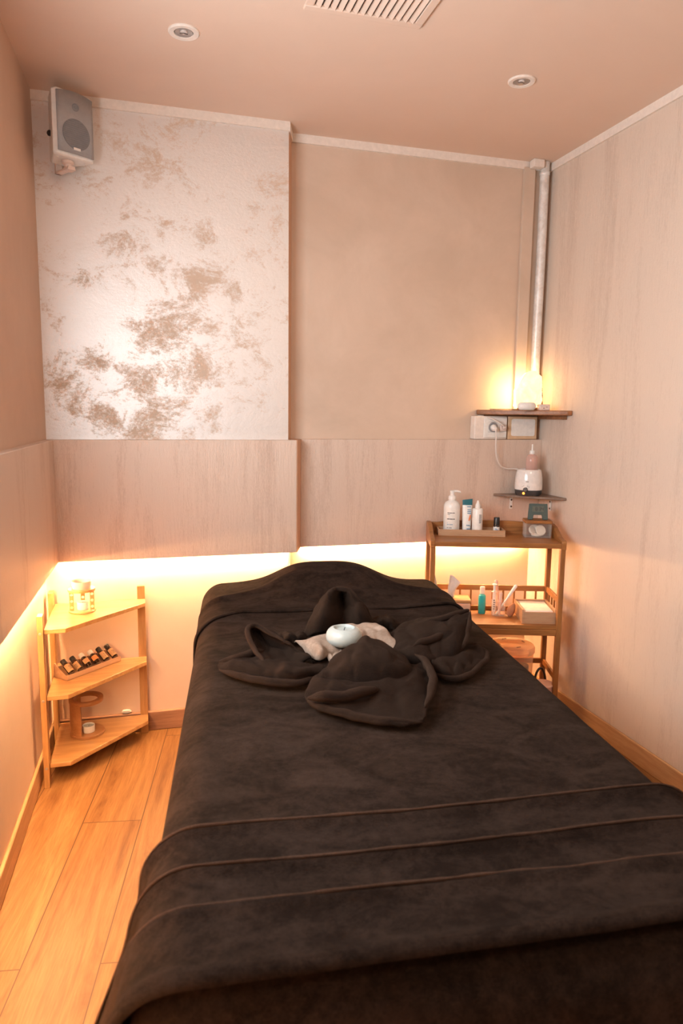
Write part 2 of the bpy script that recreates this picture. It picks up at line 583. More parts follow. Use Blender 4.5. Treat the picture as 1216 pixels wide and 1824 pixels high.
    def build(s, name, mats, parent=None, loc=None, rz=0, bevel=0, smooth=True, angle=40, fix=True):
        if not isinstance(mats, (list, tuple)):
            mats = [mats]
        me = s.mesh(name, mats, smooth, angle)
        if fix:
            bm = bmesh.new()
            bm.from_mesh(me)
            bmesh.ops.recalc_face_normals(bm, faces=bm.faces)
            bm.to_mesh(me)
            bm.free()
        o = bpy.data.objects.new(name, me)
        COL.objects.link(o)
        if parent is not None:
            o.parent = parent
        if loc is not None:
            o.location = loc
        o.rotation_euler = (0, 0, rz)
        if bevel:
            bv = o.modifiers.new('edge', 'BEVEL')
            bv.width = bevel
            bv.segments = 2
            bv.limit_method = 'ANGLE'
            bv.angle_limit = math.radians(35)
        return o


def tag(o, label, cat, group=None):
    o['label'] = label
    o['category'] = cat
    if group:
        o['group'] = group
    return o


def thing(name, label, cat, loc=(0, 0, 0), rz=0, group=None):
    o = bpy.data.objects.new(name, None)
    COL.objects.link(o)
    o.location = loc
    o.rotation_euler = (0, 0, rz)
    o.empty_display_size = 0.05
    return tag(o, label, cat, group)


def struct(o):
    o['kind'] = 'structure'
    return o


def smoothstep(a, b, x):
    t = max(0.0, min(1.0, (x - a) / (b - a)))
    return t * t * (3 - 2 * t)


def gauss(x, s):
    return math.exp(-0.5 * (x / s) ** 2)


# ------------------------------------------------------------------ the room
H = 2.5
XR = 1.855                                  # right wall


def xl_low(y): return -0.378 + 0.0332 * (y - 2.973)
def xl_panel(y): return -0.320 + 0.0332 * (y - 2.91)
def xl_up(y): return -0.350 + 0.0332 * (y - 2.96)


YF = -1.3                                   # wall behind the camera
YL, YR = 2.99, 3.09                         # lower back wall, left and right of the jog
PZ0, PZ1 = 0.762, 1.24                      # the projecting panels

m = MB()
m.box((-0.75, YF - 0.1, -0.08), (2.0, 3.25, 0.0))
struct(m.build('floor', MAT['floor'], smooth=False))
m = MB()
m.box((-0.75, YF - 0.1, H), (2.0, 3.25, H + 0.08))
struct(m.build('ceiling', MAT['ceiling'], smooth=False))

# back wall: lower part with the jog, silver upper left, champagne upper right
m = MB()
m.cur = 0
m.prism([(-0.72, 3.24), (-0.72, YL), (0.612, YL), (0.640, YR), (XR + 0.1, YR), (XR + 0.1, 3.24)], 0, PZ1, 'Z')
m.cur = 1
m.box((-0.72, 2.96, PZ1), (0.6035, 3.24, H))
m.cur = 2
m.box((0.6125, 3.07, PZ1), (XR + 0.1, 3.24, H))
m.cur = 3
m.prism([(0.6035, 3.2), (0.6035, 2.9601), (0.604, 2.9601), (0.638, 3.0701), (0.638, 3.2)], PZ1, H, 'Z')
wall_back = struct(m.build('wall_back', [MAT['lower'], MAT['silver'], MAT['upper'], MAT['reveal_shaded']], smooth=False))
m = MB()
m.box((xl_panel(2.91) - 0.05, 2.91, PZ0), (0.630, 3.0, PZ1))
m.build('wainscot_panel', MAT['streak'], wall_back, smooth=False, bevel=0.002)
m = MB()
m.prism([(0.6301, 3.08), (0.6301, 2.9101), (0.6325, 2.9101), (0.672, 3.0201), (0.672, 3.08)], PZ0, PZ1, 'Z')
m.build('panel_return', MAT['reveal_shaded'], wall_back, smooth=False)
m = MB()
m.box((0.672, 3.02, PZ0), (XR, 3.1, PZ1))
m.build('wainscot_panel', MAT['streak'], wall_back, smooth=False, bevel=0.002)

# left wall, slightly out of square, with an unseen window added for the cool light
WY0, WY1, WZ0, WZ1 = 0.68, 1.88, 1.26, 1.87


def wall_strip(mb, xf, y0, y1, z0, z1, back=-0.6):
    mb.prism([(back, y0), (xf(y0), y0), (xf(y1), y1), (back, y1)], z0, z1, 'Z')


m = MB()
m.cur = 0
wall_strip(m, xl_low, YF, 3.0, 0, 0.8)
m.cur = 1
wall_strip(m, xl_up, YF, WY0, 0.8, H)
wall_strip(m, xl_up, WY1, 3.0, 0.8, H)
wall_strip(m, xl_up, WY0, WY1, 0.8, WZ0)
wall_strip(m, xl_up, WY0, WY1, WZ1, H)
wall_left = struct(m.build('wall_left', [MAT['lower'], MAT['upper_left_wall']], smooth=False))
m = MB()
m.prism([(xl_low(YF) - .02, YF), (xl_panel(YF), YF), (xl_panel(2.91), 2.91), (xl_panel(2.91) - .07, 2.95)], PZ0, PZ1, 'Z')
m.build('wainscot_panel', MAT['streak'], wall_left, smooth=False, bevel=0.002)
m = MB()
m.box((XR, YF, 0), (XR + 0.12, 3.15, H))
struct(m.build('wall_right', MAT['streak_right'], smooth=False))
m = MB()
m.box((-0.75, YF - 0.1, 0), (2.0, YF, H))
struct(m.build('wall_front', MAT['upper'], smooth=False))

w = struct(bpy.data.objects.new('assumed_window_1', None))  # assumed window out of view, put in to carry the cool side light
COL.objects.link(w)
w.location = (xl_up(1.28) - 0.02, 1.28, 0)
m = MB()
for y in (WY0 - 1.28, WY1 - 1.28 - 0.05, -0.025):
    m.box((-0.06, y, WZ0), (-0.02, y + 0.05, WZ1))
for z in (WZ0, WZ1 - 0.05):
    m.box((-0.06, WY0 - 1.28, z), (-0.02, WY1 - 1.28, z + 0.05))
m.build('assumed_window_frame', MAT['white'], w, bevel=0.003)

# baseboards
m = MB()
m.box((-0.38, 2.973, 0), (0.60, 2.9895, 0.084))
m.prism([(0.60, 3.02), (0.60, 2.973), (0.607, 2.973), (0.64, 3.073), (0.64, 3.09)], 0, 0.084, 'Z')
m.box((0.64, 3.073, 0), (XR, 3.0895, 0.084))
struct(m.build('baseboard_back', MAT['base_dark'], bevel=0.004))
m = MB()
m.prism([(xl_low(YF) + .0005, YF), (xl_low(YF) + 0.013, YF), (xl_low(2.973) + 0.013, 2.973), (xl_low(2.973) + .0005, 2.973)], 0, 0.088, 'Z')
struct(m.build('baseboard_left', MAT['base_oak'], bevel=0.005))
m = MB()
m.box((XR - 0.012, YF, 0), (XR - 0.0005, 3.073, 0.085))
struct(m.build('baseboard_right', MAT['base_oak'], bevel=0.004))

# white bands below the ceiling
m = MB()
m.box((-0.36, 2.948, H - 0.034), (0.604, 2.9599, H))
m.prism([(0.604, 2.96), (0.604, 2.948), (0.607, 2.948), (0.6405, 3.058), (0.6385, 3.07), (0.633, 3.07)], H - 0.034, H, 'Z')
m.box((0.6405, 3.058, H - 0.034), (XR, 3.0699, H))
struct(m.build('trim_1', MAT['trim'], smooth=False))
m = MB()
m.box((XR - 0.010, YF, H - 0.034), (XR - 0.0002, 3.058, H))
struct(m.build('trim_2', MAT['trim'], smooth=False))

# duct cover and pipe in the right corner, from the ceiling to the salt lamp shelf
m = MB()
m.box((-0.028, -0.009, 0), (0.028, 0.009, 1.092))
m.build('wall_duct', MAT['upper'], loc=(1.742, 3.0605, 1.382), bevel=0.002)
tag(bpy.data.objects['wall_duct'], 'flat painted cable duct running down the back wall next to the corner pipe', 'duct')
pipe = thing('corner_pipe', 'silver painted pipe running down the corner from ceiling to salt lamp shelf', 'pipe', (1.812, 3.044, 1.382))
m = MB()
m.tube([(0.003, 0, 0), (0, 0, 0.3), (0.002, 0, 0.7), (0, 0, 1.117)], 0.021, 18)
m.build('tube', MAT['pipe'], pipe)
m = MB()
m.lathe([(0.022, 0), (0.0235, 0.003), (0.0235, 0.012), (0.022, 0.015)], (0, 0, 1.06), 20)
m.build('collar', MAT['pipe'], pipe)
m = MB()
m.box((-0.028, -0.02, 0), (0.026, 0.02, 0.034))
o = m.build('ceiling_connector', MAT['trim'], loc=(1.765, 3.03, 2.466), bevel=0.003)
tag(o, 'small white square cap under the ceiling at the top of the duct', 'connector')


# ------------------------------------------------------------------ LED strips under the panels
def led_strip(label, p0, p1, normal):
    p0, p1 = Vector(p0), Vector(p1)
    c = (p0 + p1) / 2
    t = thing('led_strip', label, 'light strip', c, 0, 'warm strip lights under the wall panels')
    d = (p1 - p0).normalized()
    n = Vector(normal)
    L = (p1 - p0).length / 2
    z = Vector((0, 0, 1))

    def slab(a, b, z0, z1):
        return [d * s * L + n * q + z * h for h in (z0, z1) for s, q in ((-1, a), (1, a), (1, b), (-1, b))]
    fs = [(0, 3, 2, 1), (4, 5, 6, 7), (0, 1, 5, 4), (1, 2, 6, 5), (2, 3, 7, 6), (3, 0, 4, 7)]
    m = MB()
    m.add(slab(-0.007, 0.007, -0.003, 0.0), fs)
    m.build('channel', MAT['white'], t, smooth=False)
    m = MB()
    m.add(slab(-0.005, 0.005, -0.005, -0.0031), fs)
    m.build('glowing_tape', MAT['led'], t, smooth=False)


led_strip('warm glowing strip light under the back wall panel left of the jog', (-0.31, 2.970, PZ0), (0.605, 2.970, PZ0), (0, 1, 0))
led_strip('warm glowing strip light under the back wall panel right of the jog', (0.69, 3.072, PZ0), (1.80, 3.072, PZ0), (0, 1, 0))
led_strip('warm glowing strip light under the left wall panel', (xl_low(0.2) + 0.020, 0.2, PZ0), (xl_low(2.88) + 0.020, 2.88, PZ0), (1, 0, 0))

# ------------------------------------------------------------------ ceiling fittings
vent = thing('ceiling_vent', 'square air vent grille with slanted slats at the top edge of the ceiling', 'vent', (0.655, 1.965, H))
VX, VY = 0.178, 0.178
m = MB()
fw, ft = 0.026, 0.010
m.box((-VX, VY - fw, -ft), (VX, VY, 0))
m.box((-VX, -VY, -ft), (VX, -VY + fw, 0))
m.box((-VX, -VY + fw, -ft), (-VX + fw, VY - fw, 0))
m.box((VX - fw, -VY + fw, -ft), (VX, VY - fw, 0))
m.build('frame', MAT['ceiling'], vent, bevel=0.003)
m = MB()
m.box((-VX + fw, -VY + fw, -0.0012), (VX - fw, VY - fw, -0.0002))
m.build('backing', MAT['vent_dark'], vent, smooth=False)
for k in range(14):
    x = -VX + fw + 0.012 + k * (2 * VX - 2 * fw - 0.024) / 13
    m = MB()
    m.box((x - 0.0080, -VY + fw, -0.0068), (x + 0.0080, VY - fw, -0.0052), Matrix.Rotation(math.radians(38), 3, 'Y'))
    m.build('slat', MAT['ceiling'], vent, smooth=False)


def downlight(label, x, y):
    t = thing('ceiling_downlight', label, 'ceiling light', (x, y, H), 0, 'round recessed downlights')
    m = MB()
    m.lathe([(0.047, 0), (0.047, -0.003), (0.044, -0.006), (0.030, -0.005), (0.0285, -0.002), (0.0285, 0)], seg=40, close=False)
    m.build('trim_ring', MAT['trim'], t)
    m = MB()
    m.lathe([(0.028, -0.0005), (0.027, -0.004), (0.022, -0.0025), (0.014, -0.001), (0.0, -0.0008)], seg=32, close=False)
    m.build('reflector', plain('downlight_reflector', (0.42, 0.36, 0.33), 0.3, 0.6), t)
    m = MB()
    m.lathe([(0.011, -0.0008), (0.010, -0.004), (0.0, -0.005)], seg=24, close=False)
    m.build('bulb', plain('downlight_lens', (0.62, 0.56, 0.52), 0.2), t)
    m = MB()
    m.tube([(-0.012, 0.004, -0.0052), (0, -0.002, -0.0062), (0.012, 0.003, -0.0052)], 0.0012, 6)
    m.build('clip', MAT['screw'], t)


downlight('round recessed ceiling light on the left, above the silver wall', 0.16, 2.383)
downlight('round recessed ceiling light on the right, above the bed corner', 1.30, 2.364)

# ------------------------------------------------------------------ loudspeaker in the upper left corner
sp = thing('wall_speaker', 'white loudspeaker with grey grille in the upper left corner', 'speaker', (-0.192, 2.795, 2.230), math.radians(34))
SW, SD, SH = 0.077, 0.115, 0.216


def sp_sec(z):
    k = 1 - 0.03 * z / SH
    return [(-SW, 0.012), (-SW + .012, 0), (SW - .012, 0), (SW, 0.012), (0.034, SD * k), (-0.034, SD * k)]


m = MB()
rows = []
for z, ins in ((0, 0.006), (0.006, 0), (SH - 0.006, 0), (SH, 0.006)):
    sec = sp_sec(z)
    rows.append([(x * (1 - ins / SW), y + (ins if y < .05 else -ins), z + (0.010 * (1 - (x / SW) ** 2) * (1 if z > .1 else 0))) for x, y in sec])
n = 6
vs = [p for r in rows for p in r]
fs = [(i * n + j, i * n + (j + 1) % n, (i + 1) * n + (j + 1) % n, (i + 1) * n + j) for i in range(3) for j in range(n)]
fs += [tuple(range(n))[::-1], tuple(range(3 * n, 4 * n))]
m.add(vs, fs)
m.build('cabinet', MAT['white'], sp, bevel=0.003)
m = MB()
g = 12
rows = []
for z in (0.012, SH * 0.5, SH - 0.010):
    rows.append([(-SW + .010 + (2 * SW - .02) * i / g, -0.006 - 0.004 * (1 - (2 * i / g - 1) ** 2), z + (0.009 * (1 - (2 * i / g - 1) ** 2) if z > .15 else 0)) for i in range(g + 1)])
m.grid(rows)
gr = m.build('grille', MAT['grille'], sp, fix=False)
sd = gr.modifiers.new('thick', 'SOLIDIFY')
sd.thickness = 0.004
sd.offset = -1


def disc_y(mb, cx, cz, r0, r1, y, th, seg=36):
    rot = Matrix.Rotation(PI / 2, 3, 'X')
    mb.lathe([(r1, 0), (r1, th), (r0, th), (r0, 0)] if r0 > 0 else [(r1, 0), (r1, th), (0, th)], (cx, y, cz), seg, rot)


m = MB()
disc_y(m, 0.0, 0.076, 0, 0.051, -0.0095, 0.0012)
for k in range(-7, 8):
    zz = k * 0.0068
    hw = math.sqrt(max(0, 0.049 ** 2 - zz ** 2))
    m.box((-hw, -0.0118, 0.076 + zz - 0.0012), (hw, -0.0105, 0.076 + zz + 0.0012))
m.build('woofer', MAT['cone'], sp)
m = MB()
disc_y(m, 0.0, 0.165, 0.009, 0.013, -0.0095, 0.0012)
disc_y(m, 0.0, 0.165, 0, 0.006, -0.0095, 0.0012)
m.build('tweeter', MAT['cone'], sp)
m = MB()
m.box((-0.013, -0.013, 0.0235), (0.013, -0.0095, 0.032))
m.build('badge', MAT['white_soft'], sp, bevel=0.001)
for x, y in ((-0.050, 0.028), (0.052, 0.024)):
    m = MB()
    m.lathe([(0.005, -0.0005), (0.005, -0.002), (0.003, -0.0028)], (x, y, 0), 12)
    m.build('foot_screw', MAT['white_soft'], sp)
m = MB()
m.lathe([(0.021, 0.0), (0.021, -0.010), (0.013, -0.014), (0.013, -0.022)], (-0.005, 0.045, 0), 24)
m.prism([(-0.016, -0.032), (0.016, -0.032), (0.012, -0.018), (-0.012, -0.018)], 0.028, 0.062, 'Y')
m.box((-0.012, 0.060, -0.030), (0.012, SD + 0.012, -0.022))
m.box((-0.012, SD + 0.0005, -0.030), (0.012, SD + 0.012, 0.12))
m.box((-0.012, SD + 0.0005, 0.09), (0.012, SD + 0.045, 0.12), Matrix.Rotation(-math.radians(34), 3, 'Z'), (0, SD + 0.006, 0.1))
m.build('bracket', MAT['ceramic'], sp, bevel=0.002)
m = MB()
m.lathe([(0.010, 0), (0.010, 0.008), (0.006, 0.012)], (-0.050, 0.072, 0.085), 14, Matrix.Rotation(-PI / 2, 3, 'Y'))
m.build('side_knob', MAT['black'], sp)

# ------------------------------------------------------------------ massage table and its towels
BH = Vector((0.665, 2.56, 0))               # centre of the head end
BED_ROT = math.atan2(-0.132, 0.991)
BU = Vector((0.9912, -0.1322, 0))
BV = Vector((-0.1322, -0.9912, 0))
BW, BR, BL, BZ = 0.385, 0.07, 1.84, 0.705

tb = thing('massage_table', 'padded massage table hidden under dark brown towels', 'massage table', (BH.x, BH.y, 0), BED_ROT)
m = MB()
m.box((-BW - .02, -BL - .03, BZ - 0.095), (BW + .02, 0.035, BZ - 0.03))
m.build('padding', plain('vinyl_padding', (0.10, 0.06, 0.04), 0.5), tb, bevel=0.02)
m = MB()
m.box((-BW + .01, -BL, BZ - 0.15), (BW - .01, 0.0, BZ - 0.096))
m.build('frame', MAT['base_oak'], tb, bevel=0.004)
for x in (-BW + .05, BW - .05):
    for y in (-0.12, -BL + .12):
        m = MB()
        m.box((x - .022, y - .022, 0), (x + .022, y + .022, BZ - 0.15))
        m.build('leg', MAT['base_oak'], tb, bevel=0.003)


def bed_lift(p, q):
    # rise over the face cushion at the head end
    b = 0.078 * math.exp(-((abs(p - 0.005) / 0.205) ** 3.4)) * math.exp(-((abs(q - 0.06) / 0.17) ** 2.6))
    b += 0.012 * math.exp(-((p / 0.36) ** 4)) * smoothstep(0.40, 0.10, q)
    return b


def bed_point(p, q, off, lift=True, ripple=0.0, flare=0.075, side_out=0.0, seed=0.0):
    """cloth point: p across, q along from the head; off = height above the padding"""
    cu = max(-BW, min(BW, p))
    cv = max(0.0, min(BL, q))
    du, dv = p - cu, q - cv
    s = math.hypot(du, dv)
    R = BR + off
    if s < 1e-9:
        u, v, z = p, q, BZ + off
        nrm = 1
    else:
        ex, ey = du / s, dv / s
        if s < R * PI / 2:
            h, g = R * math.sin(s / R), R * (1 - math.cos(s / R))
        else:
            e = s - R * PI / 2
            h, g = R + e * flare, R + e * 0.997
        drop = smoothstep(0.05, 0.40, g)
        k = q if abs(du) > abs(dv) else p
        rp = ripple * drop * (math.sin(k * 23 + 1.5 * math.sin(k * 7 + seed) + seed) + 0.6 * math.sin(k * 41 + 2 * seed))
        if du < 0:
            rp += side_out * drop
        h += rp
        u, v, z = cu + ex * h, cv + ey * h, BZ + off - g
    if lift:
        z += bed_lift(p, q)
    w = noise.noise(Vector((p * 3.1 + seed, q * 3.4, seed))) * 0.004 + noise.noise(Vector((p * 9 + seed, q * 8, 3.1))) * 0.002
    z += w if s < 0.1 else 0
    return Vector((u, -v, z))


def cloth(name, mat, p_lo, p_hi, q_lo, q_hi, fn, step=0.011, thick=0.008):
    """grid cloth in the frame of the bed, thickened downwards"""
    npx = int((p_hi(0) - p_lo(0)) / step)
    nq = int((q_hi(0) - q_lo(0)) / step)
    rows = []
    for j in range(nq + 1):
        b = j / nq
        row = []
        for i in range(npx + 1):
            a = i / npx
            p = p_lo(b) + (p_hi(b) - p_lo(b)) * a
            q = q_lo(a) + (q_hi(a) - q_lo(a)) * b
            row.append(fn(p, q))
        rows.append(row)
    m = MB()
    m.grid(rows)
    o = m.build(name, mat, None, (BH.x, BH.y, 0), BED_ROT, fix=False, angle=180)
    me = o.data
    if me.polygons[len(me.polygons) // 2].normal.z < 0:
        me.flip_normals()
    sd = o.modifiers.new('thick', 'SOLIDIFY')
    sd.thickness = thick
    sd.offset = -1
    return o


# the large cover
cover = cloth('table_cover', MAT['towel'], lambda b: -0.99, lambda b: 0.99, lambda a: -0.50, lambda a: BL + 0.56,
              lambda p, q: bed_point(p, q, 0.0, True, 0.012, 0.05 + 0.05 * smoothstep(0.9, 1.7, q), 0.0, 0.4), 0.0125, 0.006)
tag(cover, 'large dark brown terry cover draped over the whole massage table', 'bed cover')


# the head towel over the face cushion, hem lying across the bed
def head_q(a):
    p = -0.68 + 1.36 * a
    return 0.375 + 0.10 * smoothstep(-0.30, -0.46, p) - 0.03 * smoothstep(0.1, 0.4, p) + 0.006 * math.sin(a * 21)


def head_fn(p, q):
    edge = head_q((p + 0.68) / 1.36) - q
    bead = 0.004 * gauss(edge - 0.010, 0.006)
    wr = 0.009 * gauss(q - 0.245 - 0.05 * p, 0.018) * smoothstep(-0.42, -0.2, p) * smoothstep(0.45, 0.1, p)
    wr += 0.011 * gauss(q - 0.20 + 0.35 * (p + 0.35), 0.02) * smoothstep(-0.05, -0.25, p)
    wr += 0.010 * gauss(q - 0.16 - 0.3 * (p - 0.3), 0.02) * smoothstep(0.05, 0.2, p)
    pt = bed_point(p, q, 0.0075 + bead * 0.8, True, 0.012, 0.06, 0.004, 1.7)
    pt.z += wr
    return pt


head = cloth('head_towel', MAT['towel'], lambda b: -0.68, lambda b: 0.68, lambda a: -0.33, head_q, head_fn, 0.010, 0.006)
tag(head, 'dark brown towel over the raised face cushion at the head of the table', 'towel')


# the foot towel with its raised woven ridges
def ridge(q0, p, q):
    return q - (q0 - 0.035 * p + 0.004 * math.sin(p * 9 + q0 * 5))


def foot_fn(p, q):
    h = 0.0095
    h += 0.0115 * gauss(ridge(1.584, p, q), 0.0075)
    h += 0.0115 * gauss(ridge(1.680, p, q), 0.0075)
    h += 0.0115 * gauss(ridge(1.768, p, q), 0.0085)
    h += 0.010 * smoothstep(1.762, 1.775, q + 0.035 * p)
    h += 0.004 * math.sin(p * 30) * gauss(ridge(1.72, p, q), 0.03) * gauss(p - 0.12, 0.06)
    qe = BL + 0.052 - 0.035 * p
    h += 0.016 * gauss(q - (qe - 0.012), 0.016)
    saw = 0.0
    qq = q + 0.035 * p
    for a, b in ((1.575, 1.69), (1.69, 1.785), (1.785, 1.95)):
        if a <= qq < b:
            saw = ((qq - a) / (b - a)) ** 1.3 * smoothstep(b, b - 0.010, qq)
    out = 0.02 * smoothstep(1.58, 1.66, q) + 0.085 * saw * smoothstep(1.56, 1.72, q)
    return bed_point(p, q, h, False, 0.006, 0.09, out, 2.6)


foot = cloth('foot_towel', MAT['towel'], lambda b: -0.82, lambda b: 0.76, lambda a: 1.568 - 0.035 * (-0.82 + 1.58 * a), lambda a: BL + 0.052 - 0.035 * (-0.82 + 1.58 * a),
             foot_fn, 0.008, 0.008)
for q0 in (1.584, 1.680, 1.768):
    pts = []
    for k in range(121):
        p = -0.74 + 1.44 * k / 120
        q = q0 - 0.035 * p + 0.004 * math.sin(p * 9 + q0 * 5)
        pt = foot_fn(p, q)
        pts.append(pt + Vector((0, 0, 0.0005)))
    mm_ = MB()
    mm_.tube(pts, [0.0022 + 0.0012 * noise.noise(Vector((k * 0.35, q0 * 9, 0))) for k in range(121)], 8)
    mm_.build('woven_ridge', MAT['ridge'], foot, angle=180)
tag(foot, 'dark brown towel with three raised woven ridges across the foot of the table', 'towel')


# ------------------------------------------------------------------ towel flower, washcloth and candle on the table
def catmull(p0, p1, p2, p3, t):
    return 0.5 * ((2 * p1) + (p2 - p0) * t + (2 * p0 - 5 * p1 + 4 * p2 - p3) * t * t + (3 * p1 - p0 - 3 * p2 + p3) * t ** 3)


def resample(pts, k):
    pts = [Vector(p) for p in pts]
    e = [2 * pts[0] - pts[1]] + pts + [2 * pts[-1] - pts[-2]]
    out = []
    for i in range(len(pts) - 1):
        for s in range(k):
            out.append(catmull(e[i], e[i + 1], e[i + 2], e[i + 3], s / k))
    out.append(pts[-1])
    return out


def patch_rows(ctrl, k=7):
    rows = [resample(r, k) for r in ctrl]
    cols = [resample([r[j] for r in rows], k) for j in range(len(rows[0]))]
    return [[cols[j][i] for j in range(len(cols))] for i in range(len(cols[0]))]


def cloth_patches(name, patches, mat, parent=None, loc=(0, 0, 0), thick=0.010, wrinkle=0.004, seed=0.0, hem=0.0):
    m = MB()
    hems = []
    base = Vector(loc)
    for ctrl in patches:
        rows = patch_rows(ctrl)
        out = []
        for i, r in enumerate(rows):
            rr = []
            for j, p in enumerate(r):
                fi, fj = i / (len(rows) - 1), j / (len(r) - 1)
                pl = math.sin(fj * 17 + 5 * noise.noise(p * 9 + Vector((seed, 1, 2)))) * math.sin(PI * min(1, fi * 1.15)) * wrinkle * 0.75
                d = Vector((noise.noise(p * 17 + Vector((seed, 0, 0))), noise.noise(p * 17 + Vector((9, seed, 4))), noise.noise(p * 15 + Vector((2, 5, seed)))))
                d2 = noise.noise(p * 45 + Vector((seed, 3, 1)))
                cr = abs(noise.noise(Vector((p.x * 26 + seed, p.y * 13, p.z * 20))))
                q = p + d * wrinkle + Vector((0, 0, 1)) * (pl + d2 * wrinkle * 0.6 - wrinkle * 1.6 * max(0, 0.22 - cr) / 0.22)
                q.z = max(q.z, 0.722)
                rr.append(q - base)
            out.append(rr)
        m.grid(out)
        if hem:
            hems.append(out[-1])
    o = m.build(name, mat, parent, fix=False, angle=180)
    sd = o.modifiers.new('thick', 'SOLIDIFY')
    sd.thickness = thick
    sd.offset = 0
    sb = o.modifiers.new('soft', 'SUBSURF')
    sb.levels = sb.render_levels = 1
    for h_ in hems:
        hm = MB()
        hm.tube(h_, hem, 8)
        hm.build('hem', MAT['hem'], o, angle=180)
    if parent is None:
        o.location = loc
    return o


